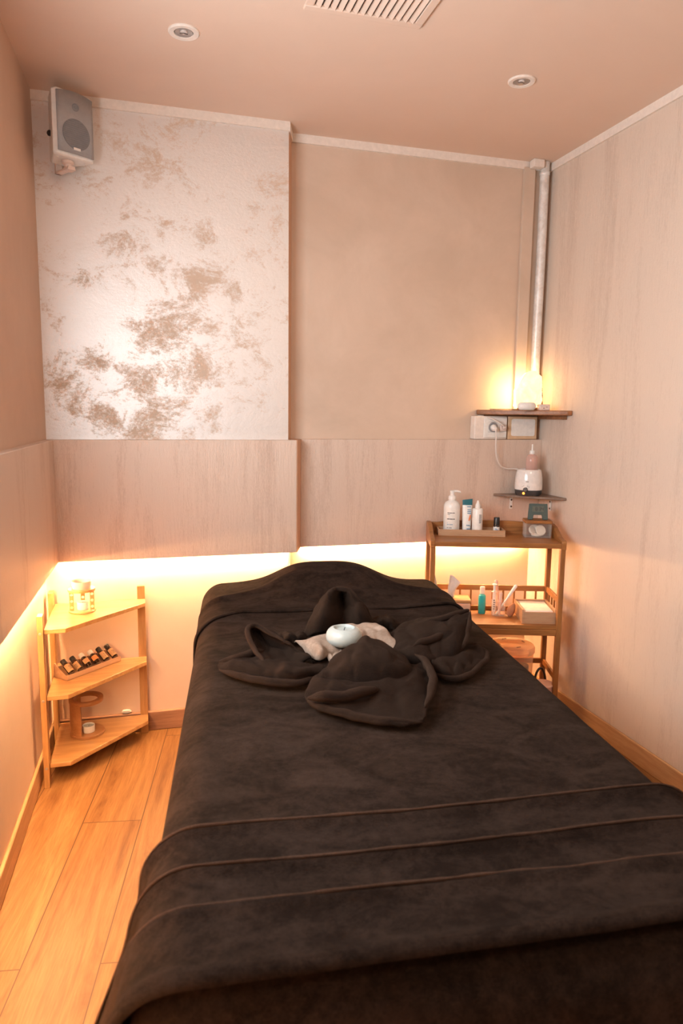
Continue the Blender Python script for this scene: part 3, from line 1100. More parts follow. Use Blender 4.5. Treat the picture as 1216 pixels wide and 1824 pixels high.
FLOWER = {
    'front': [
        [[(0.411, 1.592, 0.745), (0.474, 1.588, 0.755), (0.541, 1.571, 0.755), (0.607, 1.555, 0.755), (0.671, 1.582, 0.740)],
         [(0.359, 1.505, 0.745), (0.414, 1.472, 0.755), (0.488, 1.454, 0.755), (0.568, 1.452, 0.755), (0.661, 1.519, 0.735)],
         [(0.342, 1.472, 0.729), (0.401, 1.427, 0.735), (0.472, 1.404, 0.737), (0.545, 1.391, 0.735), (0.622, 1.419, 0.729)],
         [(0.350, 1.423, 0.725), (0.394, 1.376, 0.725), (0.449, 1.334, 0.725), (0.505, 1.300, 0.725), (0.576, 1.330, 0.725)],
         [(0.373, 1.415, 0.721), (0.420, 1.361, 0.721), (0.481, 1.318, 0.721), (0.539, 1.292, 0.721), (0.565, 1.314, 0.721)]],
        [[(0.499, 1.725, 0.735), (0.522, 1.675, 0.765), (0.543, 1.648, 0.775), (0.585, 1.660, 0.765), (0.628, 1.671, 0.735)],
         [(0.435, 1.603, 0.760), (0.484, 1.600, 0.790), (0.523, 1.595, 0.810), (0.571, 1.579, 0.790), (0.616, 1.571, 0.760)],
         [(0.392, 1.518, 0.760), (0.444, 1.511, 0.785), (0.495, 1.501, 0.795), (0.552, 1.484, 0.785), (0.604, 1.497, 0.755)],
         [(0.377, 1.509, 0.735), (0.428, 1.477, 0.745), (0.482, 1.458, 0.750), (0.543, 1.456, 0.745), (0.587, 1.471, 0.735)],
         [(0.385, 1.512, 0.725), (0.437, 1.499, 0.725), (0.492, 1.485, 0.725), (0.549, 1.471, 0.725), (0.588, 1.482, 0.725)]],
    ],
    'left': [
        [[(0.262, 1.817, 0.790), (0.263, 1.816, 0.795), (0.270, 1.819, 0.795), (0.279, 1.817, 0.795), (0.289, 1.826, 0.790)],
         [(0.263, 1.802, 0.770), (0.280, 1.829, 0.765), (0.299, 1.849, 0.765), (0.310, 1.823, 0.780), (0.316, 1.806, 0.785)],
         [(0.269, 1.746, 0.750), (0.299, 1.797, 0.735), (0.326, 1.823, 0.735), (0.337, 1.782, 0.760), (0.345, 1.763, 0.770)],
         [(0.286, 1.662, 0.745), (0.322, 1.725, 0.727), (0.347, 1.755, 0.725), (0.365, 1.736, 0.750), (0.376, 1.717, 0.760)],
         [(0.307, 1.587, 0.745), (0.339, 1.643, 0.730), (0.368, 1.678, 0.725), (0.385, 1.658, 0.745), (0.400, 1.653, 0.750)]],
        [[(0.212, 1.765, 0.727), (0.261, 1.724, 0.740), (0.310, 1.677, 0.745), (0.360, 1.644, 0.745), (0.423, 1.636, 0.735)],
         [(0.179, 1.731, 0.730), (0.231, 1.660, 0.745), (0.290, 1.608, 0.750), (0.352, 1.573, 0.750), (0.420, 1.597, 0.735)],
         [(0.171, 1.716, 0.727), (0.221, 1.644, 0.733), (0.281, 1.594, 0.735), (0.344, 1.567, 0.735), (0.423, 1.599, 0.727)],
         [(0.181, 1.702, 0.721), (0.224, 1.641, 0.721), (0.281, 1.594, 0.721), (0.344, 1.567, 0.721), (0.412, 1.595, 0.721)]],
    ],
    'top': [
        [[(0.428, 1.881, 0.721), (0.439, 1.892, 0.725), (0.482, 1.870, 0.745), (0.558, 1.922, 0.735), (0.598, 1.869, 0.745), (0.652, 1.910, 0.725), (0.669, 1.942, 0.721)],
         [(0.456, 1.947, 0.735), (0.458, 1.919, 0.760), (0.490, 1.871, 0.785), (0.568, 1.951, 0.760), (0.591, 1.876, 0.780), (0.637, 1.910, 0.755), (0.649, 1.946, 0.735)],
         [(0.497, 2.005, 0.770), (0.491, 1.978, 0.785), (0.506, 1.908, 0.813), (0.580, 1.999, 0.777), (0.592, 1.911, 0.807), (0.627, 1.933, 0.785), (0.637, 1.966, 0.770)],
         [(0.526, 2.017, 0.800), (0.512, 1.976, 0.815), (0.522, 1.935, 0.835), (0.586, 2.035, 0.795), (0.588, 1.938, 0.827), (0.612, 1.945, 0.810), (0.616, 1.963, 0.800)],
         [(0.549, 2.022, 0.820), (0.537, 1.997, 0.827), (0.547, 1.989, 0.837), (0.583, 2.036, 0.820), (0.581, 1.969, 0.835), (0.595, 1.964, 0.825), (0.597, 1.983, 0.815)]],
        [[(0.652, 1.981, 0.721), (0.699, 2.029, 0.725), (0.734, 2.033, 0.725), (0.749, 2.000, 0.721)],
         [(0.627, 1.906, 0.735), (0.660, 1.916, 0.750), (0.693, 1.920, 0.750), (0.719, 1.918, 0.735)],
         [(0.633, 1.895, 0.721), (0.666, 1.918, 0.725), (0.698, 1.922, 0.725), (0.710, 1.898, 0.721)]],
        [[(0.367, 1.937, 0.721), (0.399, 1.960, 0.725), (0.425, 1.943, 0.725), (0.454, 1.938, 0.721)],
         [(0.360, 1.885, 0.730), (0.382, 1.869, 0.743), (0.408, 1.863, 0.743), (0.442, 1.885, 0.730)],
         [(0.361, 1.867, 0.721), (0.385, 1.869, 0.725), (0.411, 1.862, 0.725), (0.435, 1.854, 0.721)]],
    ],
    'right': [
        [[(0.697, 1.879, 0.721), (0.768, 1.930, 0.735), (0.833, 1.911, 0.750), (0.874, 1.850, 0.775), (0.884, 1.770, 0.810)],
         [(0.659, 1.822, 0.735), (0.710, 1.825, 0.760), (0.772, 1.810, 0.775), (0.827, 1.779, 0.795), (0.877, 1.760, 0.815)],
         [(0.635, 1.732, 0.745), (0.675, 1.693, 0.770), (0.737, 1.696, 0.780), (0.792, 1.684, 0.795), (0.870, 1.733, 0.810)],
         [(0.631, 1.678, 0.740), (0.667, 1.632, 0.760), (0.726, 1.641, 0.760), (0.775, 1.629, 0.775), (0.841, 1.690, 0.785)],
         [(0.637, 1.652, 0.730), (0.664, 1.603, 0.745), (0.718, 1.604, 0.740), (0.763, 1.607, 0.750), (0.807, 1.640, 0.760)],
         [(0.644, 1.642, 0.721), (0.677, 1.614, 0.725), (0.718, 1.603, 0.721), (0.757, 1.603, 0.725), (0.799, 1.658, 0.725)]],
        [[(0.714, 1.650, 0.735), (0.759, 1.661, 0.735), (0.815, 1.695, 0.735), (0.864, 1.708, 0.733), (0.885, 1.708, 0.725)],
         [(0.688, 1.577, 0.740), (0.723, 1.563, 0.745), (0.782, 1.591, 0.745), (0.848, 1.643, 0.737), (0.886, 1.670, 0.725)],
         [(0.682, 1.546, 0.730), (0.707, 1.520, 0.733), (0.762, 1.538, 0.733), (0.828, 1.588, 0.730), (0.882, 1.644, 0.723)],
         [(0.688, 1.546, 0.721), (0.709, 1.514, 0.721), (0.750, 1.511, 0.721), (0.823, 1.573, 0.721), (0.880, 1.637, 0.721)]],
    ],
    'base': [
        [[(0.439, 1.930, 0.721), (0.540, 1.930, 0.727), (0.637, 1.907, 0.727), (0.717, 1.864, 0.721)],
         [(0.424, 1.826, 0.723), (0.503, 1.795, 0.735), (0.592, 1.773, 0.735), (0.679, 1.764, 0.723)],
         [(0.408, 1.694, 0.723), (0.462, 1.647, 0.735), (0.545, 1.627, 0.735), (0.640, 1.659, 0.723)],
         [(0.416, 1.636, 0.721), (0.463, 1.600, 0.723), (0.531, 1.583, 0.723), (0.606, 1.610, 0.721)]],
    ],
    'wash': [
        [[(0.389, 1.821, 0.745), (0.404, 1.775, 0.760), (0.431, 1.761, 0.770), (0.468, 1.783, 0.765), (0.508, 1.816, 0.755)],
         [(0.397, 1.775, 0.745), (0.406, 1.732, 0.760), (0.421, 1.687, 0.775), (0.458, 1.728, 0.765), (0.500, 1.758, 0.755)],
         [(0.402, 1.734, 0.740), (0.406, 1.680, 0.755), (0.418, 1.647, 0.765), (0.453, 1.680, 0.760), (0.495, 1.712, 0.755)],
         [(0.411, 1.702, 0.735), (0.413, 1.662, 0.740), (0.426, 1.653, 0.745), (0.454, 1.671, 0.745), (0.494, 1.697, 0.745)]],
        [[(0.505, 1.832, 0.755), (0.551, 1.874, 0.760), (0.587, 1.860, 0.765), (0.621, 1.852, 0.765), (0.639, 1.876, 0.760)],
         [(0.507, 1.781, 0.755), (0.549, 1.789, 0.765), (0.589, 1.789, 0.770), (0.629, 1.786, 0.765), (0.635, 1.749, 0.760)],
         [(0.508, 1.732, 0.755), (0.542, 1.717, 0.765), (0.589, 1.725, 0.765), (0.632, 1.726, 0.755), (0.658, 1.712, 0.745)],
         [(0.510, 1.702, 0.745), (0.551, 1.704, 0.750), (0.596, 1.712, 0.750), (0.628, 1.700, 0.745), (0.656, 1.704, 0.740)]],
        [[(0.448, 1.708, 0.745), (0.479, 1.708, 0.750), (0.508, 1.715, 0.750)],
         [(0.443, 1.657, 0.745), (0.457, 1.641, 0.755), (0.483, 1.661, 0.755)],
         [(0.444, 1.643, 0.735), (0.453, 1.635, 0.740), (0.467, 1.634, 0.745)]],
    ],
}
FOLDS = {
    'front': [
        ([(0.335, 1.425, 0.745), (0.363, 1.402, 0.753), (0.404, 1.393, 0.755), (0.457, 1.400, 0.757), (0.497, 1.421, 0.750)], 0.0120),
        ([(0.651, 1.592, 0.760), (0.656, 1.537, 0.757), (0.642, 1.462, 0.751), (0.616, 1.407, 0.741), (0.574, 1.341, 0.731)], 0.0100),
        ([(0.338, 1.438, 0.733), (0.369, 1.402, 0.727), (0.429, 1.347, 0.725), (0.489, 1.307, 0.725), (0.546, 1.293, 0.725)], 0.0090),
    ],
    'left': [
        ([(0.175, 1.731, 0.733), (0.218, 1.718, 0.743), (0.263, 1.735, 0.748), (0.295, 1.754, 0.745)], 0.0100),
        ([(0.175, 1.694, 0.726), (0.219, 1.630, 0.727), (0.279, 1.582, 0.727), (0.342, 1.559, 0.727), (0.413, 1.596, 0.729)], 0.0100),
        ([(0.280, 1.601, 0.745), (0.279, 1.658, 0.750), (0.265, 1.730, 0.760), (0.255, 1.781, 0.791), (0.266, 1.803, 0.797), (0.288, 1.803, 0.794), (0.327, 1.766, 0.778), (0.362, 1.720, 0.763)], 0.0070),
    ],
    'right': [
        ([(0.874, 1.743, 0.815), (0.842, 1.689, 0.790), (0.803, 1.630, 0.765), (0.776, 1.620, 0.740)], 0.0070),
        ([(0.875, 1.751, 0.816), (0.806, 1.753, 0.799), (0.745, 1.787, 0.774), (0.695, 1.822, 0.749)], 0.0080),
        ([(0.871, 1.687, 0.733), (0.873, 1.633, 0.726), (0.820, 1.566, 0.725), (0.745, 1.502, 0.725), (0.702, 1.505, 0.725), (0.684, 1.542, 0.727)], 0.0080),
        ([(0.663, 1.641, 0.765), (0.715, 1.653, 0.772), (0.777, 1.668, 0.781)], 0.0100),
    ],
    'top': [
        ([(0.454, 1.910, 0.763), (0.497, 1.978, 0.788), (0.526, 1.969, 0.828), (0.553, 1.981, 0.837), (0.580, 1.965, 0.836), (0.599, 1.935, 0.817), (0.626, 1.921, 0.785), (0.636, 1.906, 0.758)], 0.0080),
    ],
}
CANDLE = (0.498, 1.711, 0.758)
FC = (0.53, 1.72, 0.715)
fl = thing('towel_flower', 'dark brown towels folded into a four petalled flower on the table', 'folded towel', FC)
for i, key in enumerate(('left', 'top', 'right', 'front')):
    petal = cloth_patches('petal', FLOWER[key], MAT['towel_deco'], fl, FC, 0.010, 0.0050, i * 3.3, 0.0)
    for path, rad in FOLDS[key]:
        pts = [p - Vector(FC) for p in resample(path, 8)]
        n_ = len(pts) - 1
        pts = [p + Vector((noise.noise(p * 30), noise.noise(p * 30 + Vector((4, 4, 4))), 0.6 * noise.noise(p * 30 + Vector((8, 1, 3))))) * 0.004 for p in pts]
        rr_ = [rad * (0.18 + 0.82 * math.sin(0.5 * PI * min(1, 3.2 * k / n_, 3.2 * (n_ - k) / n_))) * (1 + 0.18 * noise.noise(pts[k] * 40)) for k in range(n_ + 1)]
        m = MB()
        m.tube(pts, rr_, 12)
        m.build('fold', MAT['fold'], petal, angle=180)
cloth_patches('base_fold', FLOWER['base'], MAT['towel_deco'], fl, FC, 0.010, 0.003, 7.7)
wc = cloth_patches('washcloth', FLOWER['wash'], MAT['wash'], None, FC, 0.007, 0.005, 5.1)
tag(wc, 'crumpled beige washcloth lying in the middle of the towel flower', 'washcloth')

cd = thing('candle', 'round white candle resting on the beige washcloth in the towel flower', 'candle', CANDLE)
m = MB()
pr = []
for k in range(15):
    a = -PI / 2 + (PI * 0.80) * k / 14
    pr.append((0.024 + 0.023 * math.cos(a) if k else 0.02, 0.024 + 0.024 * math.sin(a)))
pr += [(0.0275, 0.047), (0.026, 0.0455), (0.0245, 0.040), (0.015, 0.0385), (0.0, 0.038)]
m.lathe(pr, seg=48)
m.build('wax_body', MAT['wax'], cd)
m = MB()
m.tube([(0, 0, 0.038), (0.001, 0, 0.043), (0.003, 0.001, 0.046)], 0.0011, 6)
m.build('wick', MAT['ink'], cd)

# ------------------------------------------------------------------ bamboo corner shelf on the left
CX, CY = -0.345, 2.955
cs = thing('corner_shelf', 'three tier pale bamboo corner shelf in the left corner', 'shelf', (CX, CY, 0))
for z1 in (0.585, 0.338, 0.083):
    m = MB()
    m.prism([(0, 0), (0, -0.352), (0.072, -0.352), (0.347, -0.062), (0.347, 0)], z1 - 0.016, z1)
    m.build('shelf_board', MAT['bamboo'], cs, bevel=0.0015)
for (x0, y0, x1, y1, zt) in ((-0.0195, -0.372, -0.0005, -0.330, 0.640), (-0.0195, -0.045, -0.0005, 0.005, 0.640), (0.316, 0.0005, 0.347, 0.0165, 0.640)):
    m = MB()
    m.box((x0, y0, 0), (x1, y1, zt))
    leg = m.build('leg', MAT['bamboo_z'], cs, bevel=0.0015)
    if y1 < -0.1:
        for z in (0.577, 0.33, 0.075):
            m = MB()
            m.lathe([(0.005, 0), (0.005, 0.0012), (0.003, 0.0016)], ((x0 + x1) / 2, y0, z), 12, Matrix.Rotation(PI / 2, 3, 'X'))
            m.build('screw', MAT['metal'], leg)


def tealight(label, loc, r=0.02, h=0.02, mat='white_soft'):
    t = thing('tealight', label, 'candle', loc)
    m = MB()
    m.lathe([(r * .94, 0), (r, 0.002), (r, h), (r * .93, h), (r * .93, h * .82)], seg=28, close=False)
    m.lathe([(r * .94, 0.0005), (0, 0.0005)], seg=28, close=False)
    m.build('cup', MAT[mat], t)
    m = MB()
    m.lathe([(r * .92, 0.003), (r * .92, h * .80), (r * .3, h * .76), (0, h * .76)], seg=24)
    m.build('wax', MAT['wax'], t)
    m = MB()
    m.tube([(0, 0, h * .7), (0.001, 0, h * .95)], 0.0008, 6)
    m.build('wick', MAT['ink'], t)
    return t


def holed_plate(mb, cx, w, z0, z1, nh, r, rot, y, th):
    """upright strip with round holes, centred on x=cx before turning by rot"""
    cell = (z1 - z0) / nh
    seg = 16
    for k in range(nh):
        zc = z0 + cell * (k + 0.5)
        ring, sq = [], []
        for i in range(seg):
            a = 2 * PI * (i + 0.5) / seg
            ca, sa = math.cos(a), math.sin(a)
            f = min((w / 2) / abs(ca) if abs(ca) > 1e-6 else 1e9, (cell / 2) / abs(sa) if abs(sa) > 1e-6 else 1e9)
            ring.append((ca * r, zc + sa * r))
            sq.append((ca * f, zc + sa * f))
        for yy in (y, y + th):
            vs = [rot @ Vector((cx + a, yy, b)) for a, b in ring + sq]
            mb.add(vs, [(i, (i + 1) % seg, seg + (i + 1) % seg, seg + i) for i in range(seg)])
        vs = [rot @ Vector((cx + a, yy, b)) for yy in (y, y + th) for a, b in ring]
        mb.add(vs, [(i, (i + 1) % seg, seg + (i + 1) % seg, seg + i) for i in range(seg)])
    a0, a1 = cx - w / 2, cx + w / 2
    for x in (a0, a1):
        mb.add([rot @ Vector(p) for p in ((x, y, z0), (x, y + th, z0), (x, y + th, z1), (x, y, z1))], [(0, 1, 2, 3)])


BT = (-0.232, 2.822, 0.585)
ob = thing('oil_burner', 'small round oil burner with pierced uprights on the top corner shelf', 'oil burner', BT)
m = MB()
m.lathe([(0.048, 0), (0.050, 0.002), (0.050, 0.007), (0.048, 0.009)], seg=40)
m.build('base_plate', MAT['bamboo'], ob)
for cx_, yy_ in ((-0.037, -0.018), (0.037, -0.018), (0.003, 0.036)):
    m = MB()
    holed_plate(m, cx_, 0.016, 0.009, 0.082, 3, 0.0056, Matrix.Rotation(math.radians(4), 3, 'Z'), yy_, 0.006)
    m.build('upright', MAT['bamboo_z'], ob)
m = MB()
m.lathe([(0.036, 0.082), (0.050, 0.082), (0.051, 0.085), (0.050, 0.091), (0.030, 0.091), (0.030, 0.082)], seg=40, close=False)
m.build('top_ring', MAT['bamboo'], ob)
m = MB()
m.lathe([(0.0, 0.084), (0.026, 0.084), (0.0325, 0.092), (0.036, 0.106), (0.037, 0.120), (0.0345, 0.121), (0.033, 0.110), (0.026, 0.098), (0.0, 0.096)], seg=40)
m.build('oil_bowl', MAT['ceramic'], ob)
tealight('white tealight standing inside the oil burner on the top corner shelf', (BT[0] + 0.002, BT[1] - 0.003, BT[2] + 0.009), 0.021, 0.030)

# essential oil rack on the middle board
RA = math.radians(44)
RK = Vector((-0.288, 2.742, 0.338))
rk = thing('oil_bottle_rack', 'slanted bamboo rack holding six small oil bottles on the middle corner shelf', 'rack', RK, RA)
RL, RD = 0.262, 0.078
m = MB()
m.prism([(0, 0), (RD, 0), (RD, 0.050), (RD - 0.006, 0.056), (0.0, 0.012)], 0, 0.004, 'X')
m.prism([(0, 0), (RD, 0), (RD, 0.050), (RD - 0.006, 0.056), (0.0, 0.012)], RL - 0.004, RL, 'X')
m.box((0, 0, 0), (RL, RD, 0.004))
m.box((0, 0, 0), (RL, 0.006, 0.020))
m.box((0, RD - 0.005, 0), (RL, RD, 0.038))
m.build('body', MAT['tray'], rk, bevel=0.001)
tilt = math.radians(36)
rotb = Matrix.Rotation(tilt - PI / 2, 3, 'X')       # +Z of a bottle -> up along the slant


def slant(s, x, hh=0.0):
    return Vector((x, 0.009 + s * math.cos(tilt) - hh * math.sin(tilt), 0.008 + s * math.sin(tilt) + hh * math.cos(tilt)))


for k in range(7):
    x = 0.004 + (RL - 0.008) * k / 6
    m = MB()
    if 0 < k < 6:
        m.prism([(0.006, 0.004), (RD - 0.006, 0.004), (RD - 0.006, 0.046), (0.006, 0.014)], x - 0.0015, x + 0.0015, 'X')
        m.build('divider', MAT['tray'], rk)

OILS = [('black', 'paper', 'full', 'oil bottle with black cap and wide tan label at the left end of the rack'),
        ('black', 'paper', 'side', 'oil bottle with black cap and turned tan label, second from left in the rack'),
        ('white_soft', 'paper', 'band', 'oil bottle with white cap and tan band label, third from left in the rack'),
        ('white_soft', 'paper_orange', 'band', 'oil bottle with white cap and orange label, third from right in the rack'),
        ('black', 'paper', 'full', 'oil bottle with black cap and tan label, right of the white capped pair'),
        ('black', 'paper', 'full', 'oil bottle with black cap and tan label at the right end of the rack')]
for k, (cap, lab, style, label) in enumerate(OILS):
    x = 0.004 + (RL - 0.008) * (k + 0.5) / 6
    loc = RK + Matrix.Rotation(RA, 3, 'Z') @ slant(0.004, x, 0.0145)
    t = thing('oil_bottle', label, 'bottle', loc, RA, 'essential oil bottles in the slanted rack')
    m = MB()
    m.lathe([(0.0, 0), (0.011, 0), (0.0128, 0.002), (0.0128, 0.043), (0.011, 0.047), (0.0075, 0.049), (0.0075, 0.052)], seg=24, rot=rotb)
    m.build('glass_body', MAT['amber'], t)
    m = MB()
    m.lathe([(0.0098, 0.050), (0.0105, 0.051), (0.0105, 0.066), (0.0095, 0.0675), (0, 0.0675)], seg=24, rot=rotb)
    m.build('cap', MAT[cap], t)
    a0, a1, z0, z1 = {'full': (10, 170, 0.006, 0.040), 'side': (-30, 85, 0.006, 0.038), 'band': (5, 175, 0.016, 0.036)}[style]
    m = MB()
    m.wrap(0.0129, math.radians(a0 - 180), math.radians(a1 - 180), z0, z1, n=12, rot=rotb)
    lb = m.build('paper_label', MAT[lab], t)
    m = MB()
    for i, (zz, w_) in enumerate(((z0 + 0.62 * (z1 - z0), 24), (z0 + 0.45 * (z1 - z0), 16), (z0 + 0.28 * (z1 - z0), 20))):
        mid = (a0 + a1) / 2 - 180
        m.wrap(0.0133, math.radians(mid - w_), math.radians(mid + w_), zz, zz + 0.0016, n=4, rot=rotb)
    m.build('lettering', MAT['ink'] if style != 'band' else MAT['orange_ink'], lb)

# round wooden burner with tealight on the lowest board
LB = (-0.232, 2.835, 0.083)
wb = thing('candle_stand', 'round wooden burner stand with ring top on the lowest corner shelf', 'candle holder', LB)
m = MB()
m.lathe([(0.064, 0), (0.066, 0.002), (0.066, 0.009), (0.064, 0.011)], seg=48)
m.build('base_plate', MAT['stand'], wb)
m = MB()
seg = 20
vs, fs = [], []
for i in range(seg + 1):
    a = math.radians(118 + 135 * i / seg)
    for r in (0.052, 0.063):
        for z in (0.011, 0.134):
            vs.append((r * math.cos(a), r * math.sin(a), z))
for i in range(seg):
    b, d = i * 4, i * 4 + 4
    fs += [(b + 2, d + 2, d + 3, b + 3), (b, b + 1, d + 1, d), (b + 1, b + 3, d + 3, d + 1), (b, d, d + 2, b + 2)]
fs += [(0, 2, 3, 1), (seg * 4, seg * 4 + 1, seg * 4 + 3, seg * 4 + 2)]
m.add(vs, fs)
m.build('curved_wall', MAT['stand'], wb)
m = MB()
m.lathe([(0.047, 0.134), (0.064, 0.134), (0.065, 0.136), (0.065, 0.146), (0.064, 0.148), (0.047, 0.148), (0.047, 0.134)], seg=48, close=False)
m.build('top_ring', MAT['stand'], wb)
tealight('white tealight on the wooden burner base on the lowest corner shelf', (LB[0] + 0.006, LB[1] - 0.012, LB[2] + 0.011), 0.0235, 0.027, 'white')
m = MB()
m.lathe([(0, 0), (0.012, 0.002), (0.017, 0.008), (0.013, 0.015), (0, 0.018)], seg=20, sx=1.2, sy=0.45)
o = m.build('pebble', MAT['white_soft'], loc=(-0.085, 2.981, 0.085))
tag(o, 'small white pebble on the back baseboard behind the corner shelf', 'pebble')

# ------------------------------------------------------------------ bamboo trolley on the right
CA = math.radians(-18)
CO = Vector((1.188, 2.768, 0))
CE = Vector((math.cos(CA), math.sin(CA), 0))
CD = Vector((-math.sin(CA), math.cos(CA), 0))


def at_cart(u, v, z):
    return CO + CE * u + CD * v + Vector((0, 0, z))


CW, CDp = 0.575, 0.25
TZ, MZ, LZ = 0.815, 0.452, 0.085
ct = thing('shelf_trolley', 'three tier brown bamboo shelf unit in the right corner beside the bed', 'shelf', CO, CA)
for (x, y, zt) in ((0, 0, 0.812), (CW - .022, 0, 0.812), (0, CDp - .026, 0.80), (CW - .022, CDp - .026, 0.80)):
    m = MB()
    m.box((x, y, 0), (x + .022, y + .026, zt))
    m.build('leg', MAT['cart_z'], ct, bevel=0.003)
for x in (-0.001, CW - .019):
    m = MB()
    prof = [(-0.003, TZ - .028), (CDp, TZ - .028), (CDp, TZ + 0.052), (0.200, TZ + 0.054), (0.155, TZ + 0.049), (0.115, TZ + 0.034), (0.075, TZ + 0.020), (0.035, TZ + 0.014), (0.004, TZ + 0.012), (-0.003, TZ + 0.006)]
    m.prism(prof, x, x + .020, 'X')
    m.build('side_panel', MAT['cart'], ct, bevel=0.003)
m = MB()
m.box((.019, -0.002, TZ - .022), (CW - .019, CDp - 0.014, TZ))
m.build('top_board', MAT['cart'], ct, bevel=0.002)
m = MB()
pr = [(0.019, TZ - .02), (CW - .019, TZ - .02), (CW - .019, TZ + .048)]
for k in range(13):
    x = CW - .05 - (CW - .10) * k / 12
    pr.append((x, TZ + 0.048 + 0.012 * math.sin(PI * k / 12) ** 0.6))
pr.append((0.019, TZ + .048))
m.prism(pr, CDp - .014, CDp, 'Y')
m.build('back_rail', MAT['cart'], ct, bevel=0.002)


def tier(z, apron):
    m = MB()
    m.box((.004, 0.004, z - .018), (CW - .004, CDp - .004, z))
    m.build('shelf_board', MAT['cart'], ct, bevel=0.002)
    m = MB()
    m.box((.022, 0.0005, z - apron), (CW - .022, 0.016, z - .0182))
    m.build('apron', MAT['cart'], ct, bevel=0.002)


tier(MZ, 0.045)
tier(LZ, 0.045)
for z0, z1 in ((MZ + 0.095, MZ + 0.120), (LZ + 0.115, LZ + 0.140)):
    m = MB()
    m.box((.022, CDp - .020, z0), (CW - .022, CDp - .008, z1))
    m.build('back_rail', MAT['cart'], ct, bevel=0.002)
    for x in (.005, CW - .017):
        m = MB()
        m.box((x, .026, z0), (x + .012, CDp - .026, z1))
        m.build('side_rail', MAT['cart'], ct, bevel=0.002)
m = MB()
m.box((.022, CDp - .020, MZ + .0002), (CW - .022, CDp - .008, MZ + 0.020))
m.build('back_rail', MAT['cart'], ct, bevel=0.002)
for k in range(10):
    x = 0.06 + 0.05 * k
    m = MB()
    m.box((x, CDp - .018, MZ + 0.020), (x + 0.008, CDp - .010, MZ + 0.095))
    m.build('spindle', MAT['cart_z'], ct)
for xx in (.007, CW - .015):
    for k in range(4):
        y = 0.05 + 0.045 * k
        m = MB()
        m.box((xx, y, MZ), (xx + 0.008, y + 0.008, MZ + 0.095))
        m.build('spindle', MAT['cart_z'], ct)


# --- on the top board
def print_rows(mb, r, mid, rows):
    """rows of short printed dashes around a bottle: (z, height, [(from, to) degrees])"""
    for z, h, spans in rows:
        for a, b in spans:
            mb.wrap(r, math.radians(mid + a), math.radians(mid + b), z, z + h, n=3)


TR = (0.045, 0.150)
tray = thing('wooden_tray', 'shallow wooden tray holding bottles on top of the shelf unit', 'tray', at_cart(TR[0], TR[1], TZ), CA)
tw, td, th = 0.300, 0.092, 0.028
m = MB()
m.box((0, 0, 0), (tw, td, 0.006))
m.build('floor_panel', MAT['tray'], tray)
for nm, lo, hi in (('long_side', (0, 0, 0.006), (tw, 0.007, th)), ('long_side', (0, td - .007, 0.006), (tw, td, th)),
                   ('end_side', (0, 0.007, 0.006), (0.007, td - .007, th)), ('end_side', (tw - .007, 0.007, 0.006), (tw, td - .007, th))):
    m = MB()
    m.box(lo, hi)
    m.build(nm, MAT['tray'], tray, bevel=0.001)
zt = TZ + 0.006
FRONT = -90 - 5          # bearing of the printed sides in the trolley frame (towards the room)

b1 = thing('pump_bottle', 'large white pump bottle with black print at the left of the tray', 'bottle', at_cart(0.108, 0.196, zt), CA)
m = MB()
m.lathe([(0.0, 0), (0.034, 0), (0.0365, 0.003), (0.0365, 0.118), (0.035, 0.130), (0.029, 0.141), (0.018, 0.148), (0.015, 0.150), (0.015, 0.154)], seg=40)
body = m.build('body', MAT['white'], b1)
m = MB()
print_rows(m, 0.0366, FRONT, [(0.094, 0.003, [(-32, -20), (-18, 2), (4, 20)]), (0.088, 0.002, [(-32, -14)])])
m.build('lettering', MAT['ink'], body)
m = MB()
print_rows(m, 0.0366, FRONT, [(0.066, 0.0035, [(-34, -16), (-14, 6), (8, 22)])])
m.build('lettering', MAT['ink'], body)
m = MB()
print_rows(m, 0.0366, FRONT, [
                              (0.027, 0.002, [(-34, -22), (-18, 2)]), (0.018, 0.002, [(-30, -18), (-8, 10)])])
m.build('lettering', MAT['ink'], body)
m = MB()
print_rows(m, 0.0366, FRONT, [(0.042, 0.002, [(-34, -20), (-18, 8)]), (0.050, 0.0015, [(-34, -30)])])
m.build('lettering', MAT['blue_ink'], body)
m = MB()
m.lathe([(0.016, 0.152), (0.017, 0.153), (0.017, 0.166), (0.014, 0.170), (0.010, 0.172), (0.0095, 0.186), (0.0, 0.186)], seg=24)
pm = m.build('pump', MAT['white'], b1)
m = MB()
m.lathe([(0.0, 0.184), (0.011, 0.184), (0.011, 0.193), (0.0, 0.194)], seg=20)
m.tube([(0.004, 0, 0.190), (0.022, -0.003, 0.191), (0.034, -0.004, 0.189), (0.036, -0.004, 0.185)], [0.0055, 0.005, 0.004, 0.0035], 10)
m.build('nozzle', MAT['white'], pm)

b2 = thing('cream_tube', 'white cream tube with teal end standing in the tray', 'tube', at_cart(0.178, 0.200, zt), CA)
m = MB()
rows = []
for z, hw, hd in ((0.0, 0.018, 0.016), (0.02, 0.0195, 0.016), (0.07, 0.021, 0.012), (0.11, 0.022, 0.007), (0.128, 0.022, 0.004)):
    rows.append([(hw * math.cos(2 * PI * i / 24), hd * math.sin(2 * PI * i / 24), z) for i in range(25)])
m.grid(rows)
m.lathe([(0, 0), (0.017, 0.0)], seg=24, close=False)
tube_o = m.build('body', MAT['white'], b2, fix=False)
m = MB()
rows = []
for z, hw, hd in ((0.128, 0.0222, 0.0042), (0.154, 0.0228, 0.002)):
    rows.append([(hw * math.cos(2 * PI * i / 24), hd * math.sin(2 * PI * i / 24), z + (0.003 * math.cos(2 * PI * i / 24) if z > .15 else 0)) for i in range(25)])
m.grid(rows)
rr = rows[1]
m.add(rr[:24], [tuple(range(24))])
m.build('crimped_end', MAT['teal'], b2, fix=False)
m = MB()
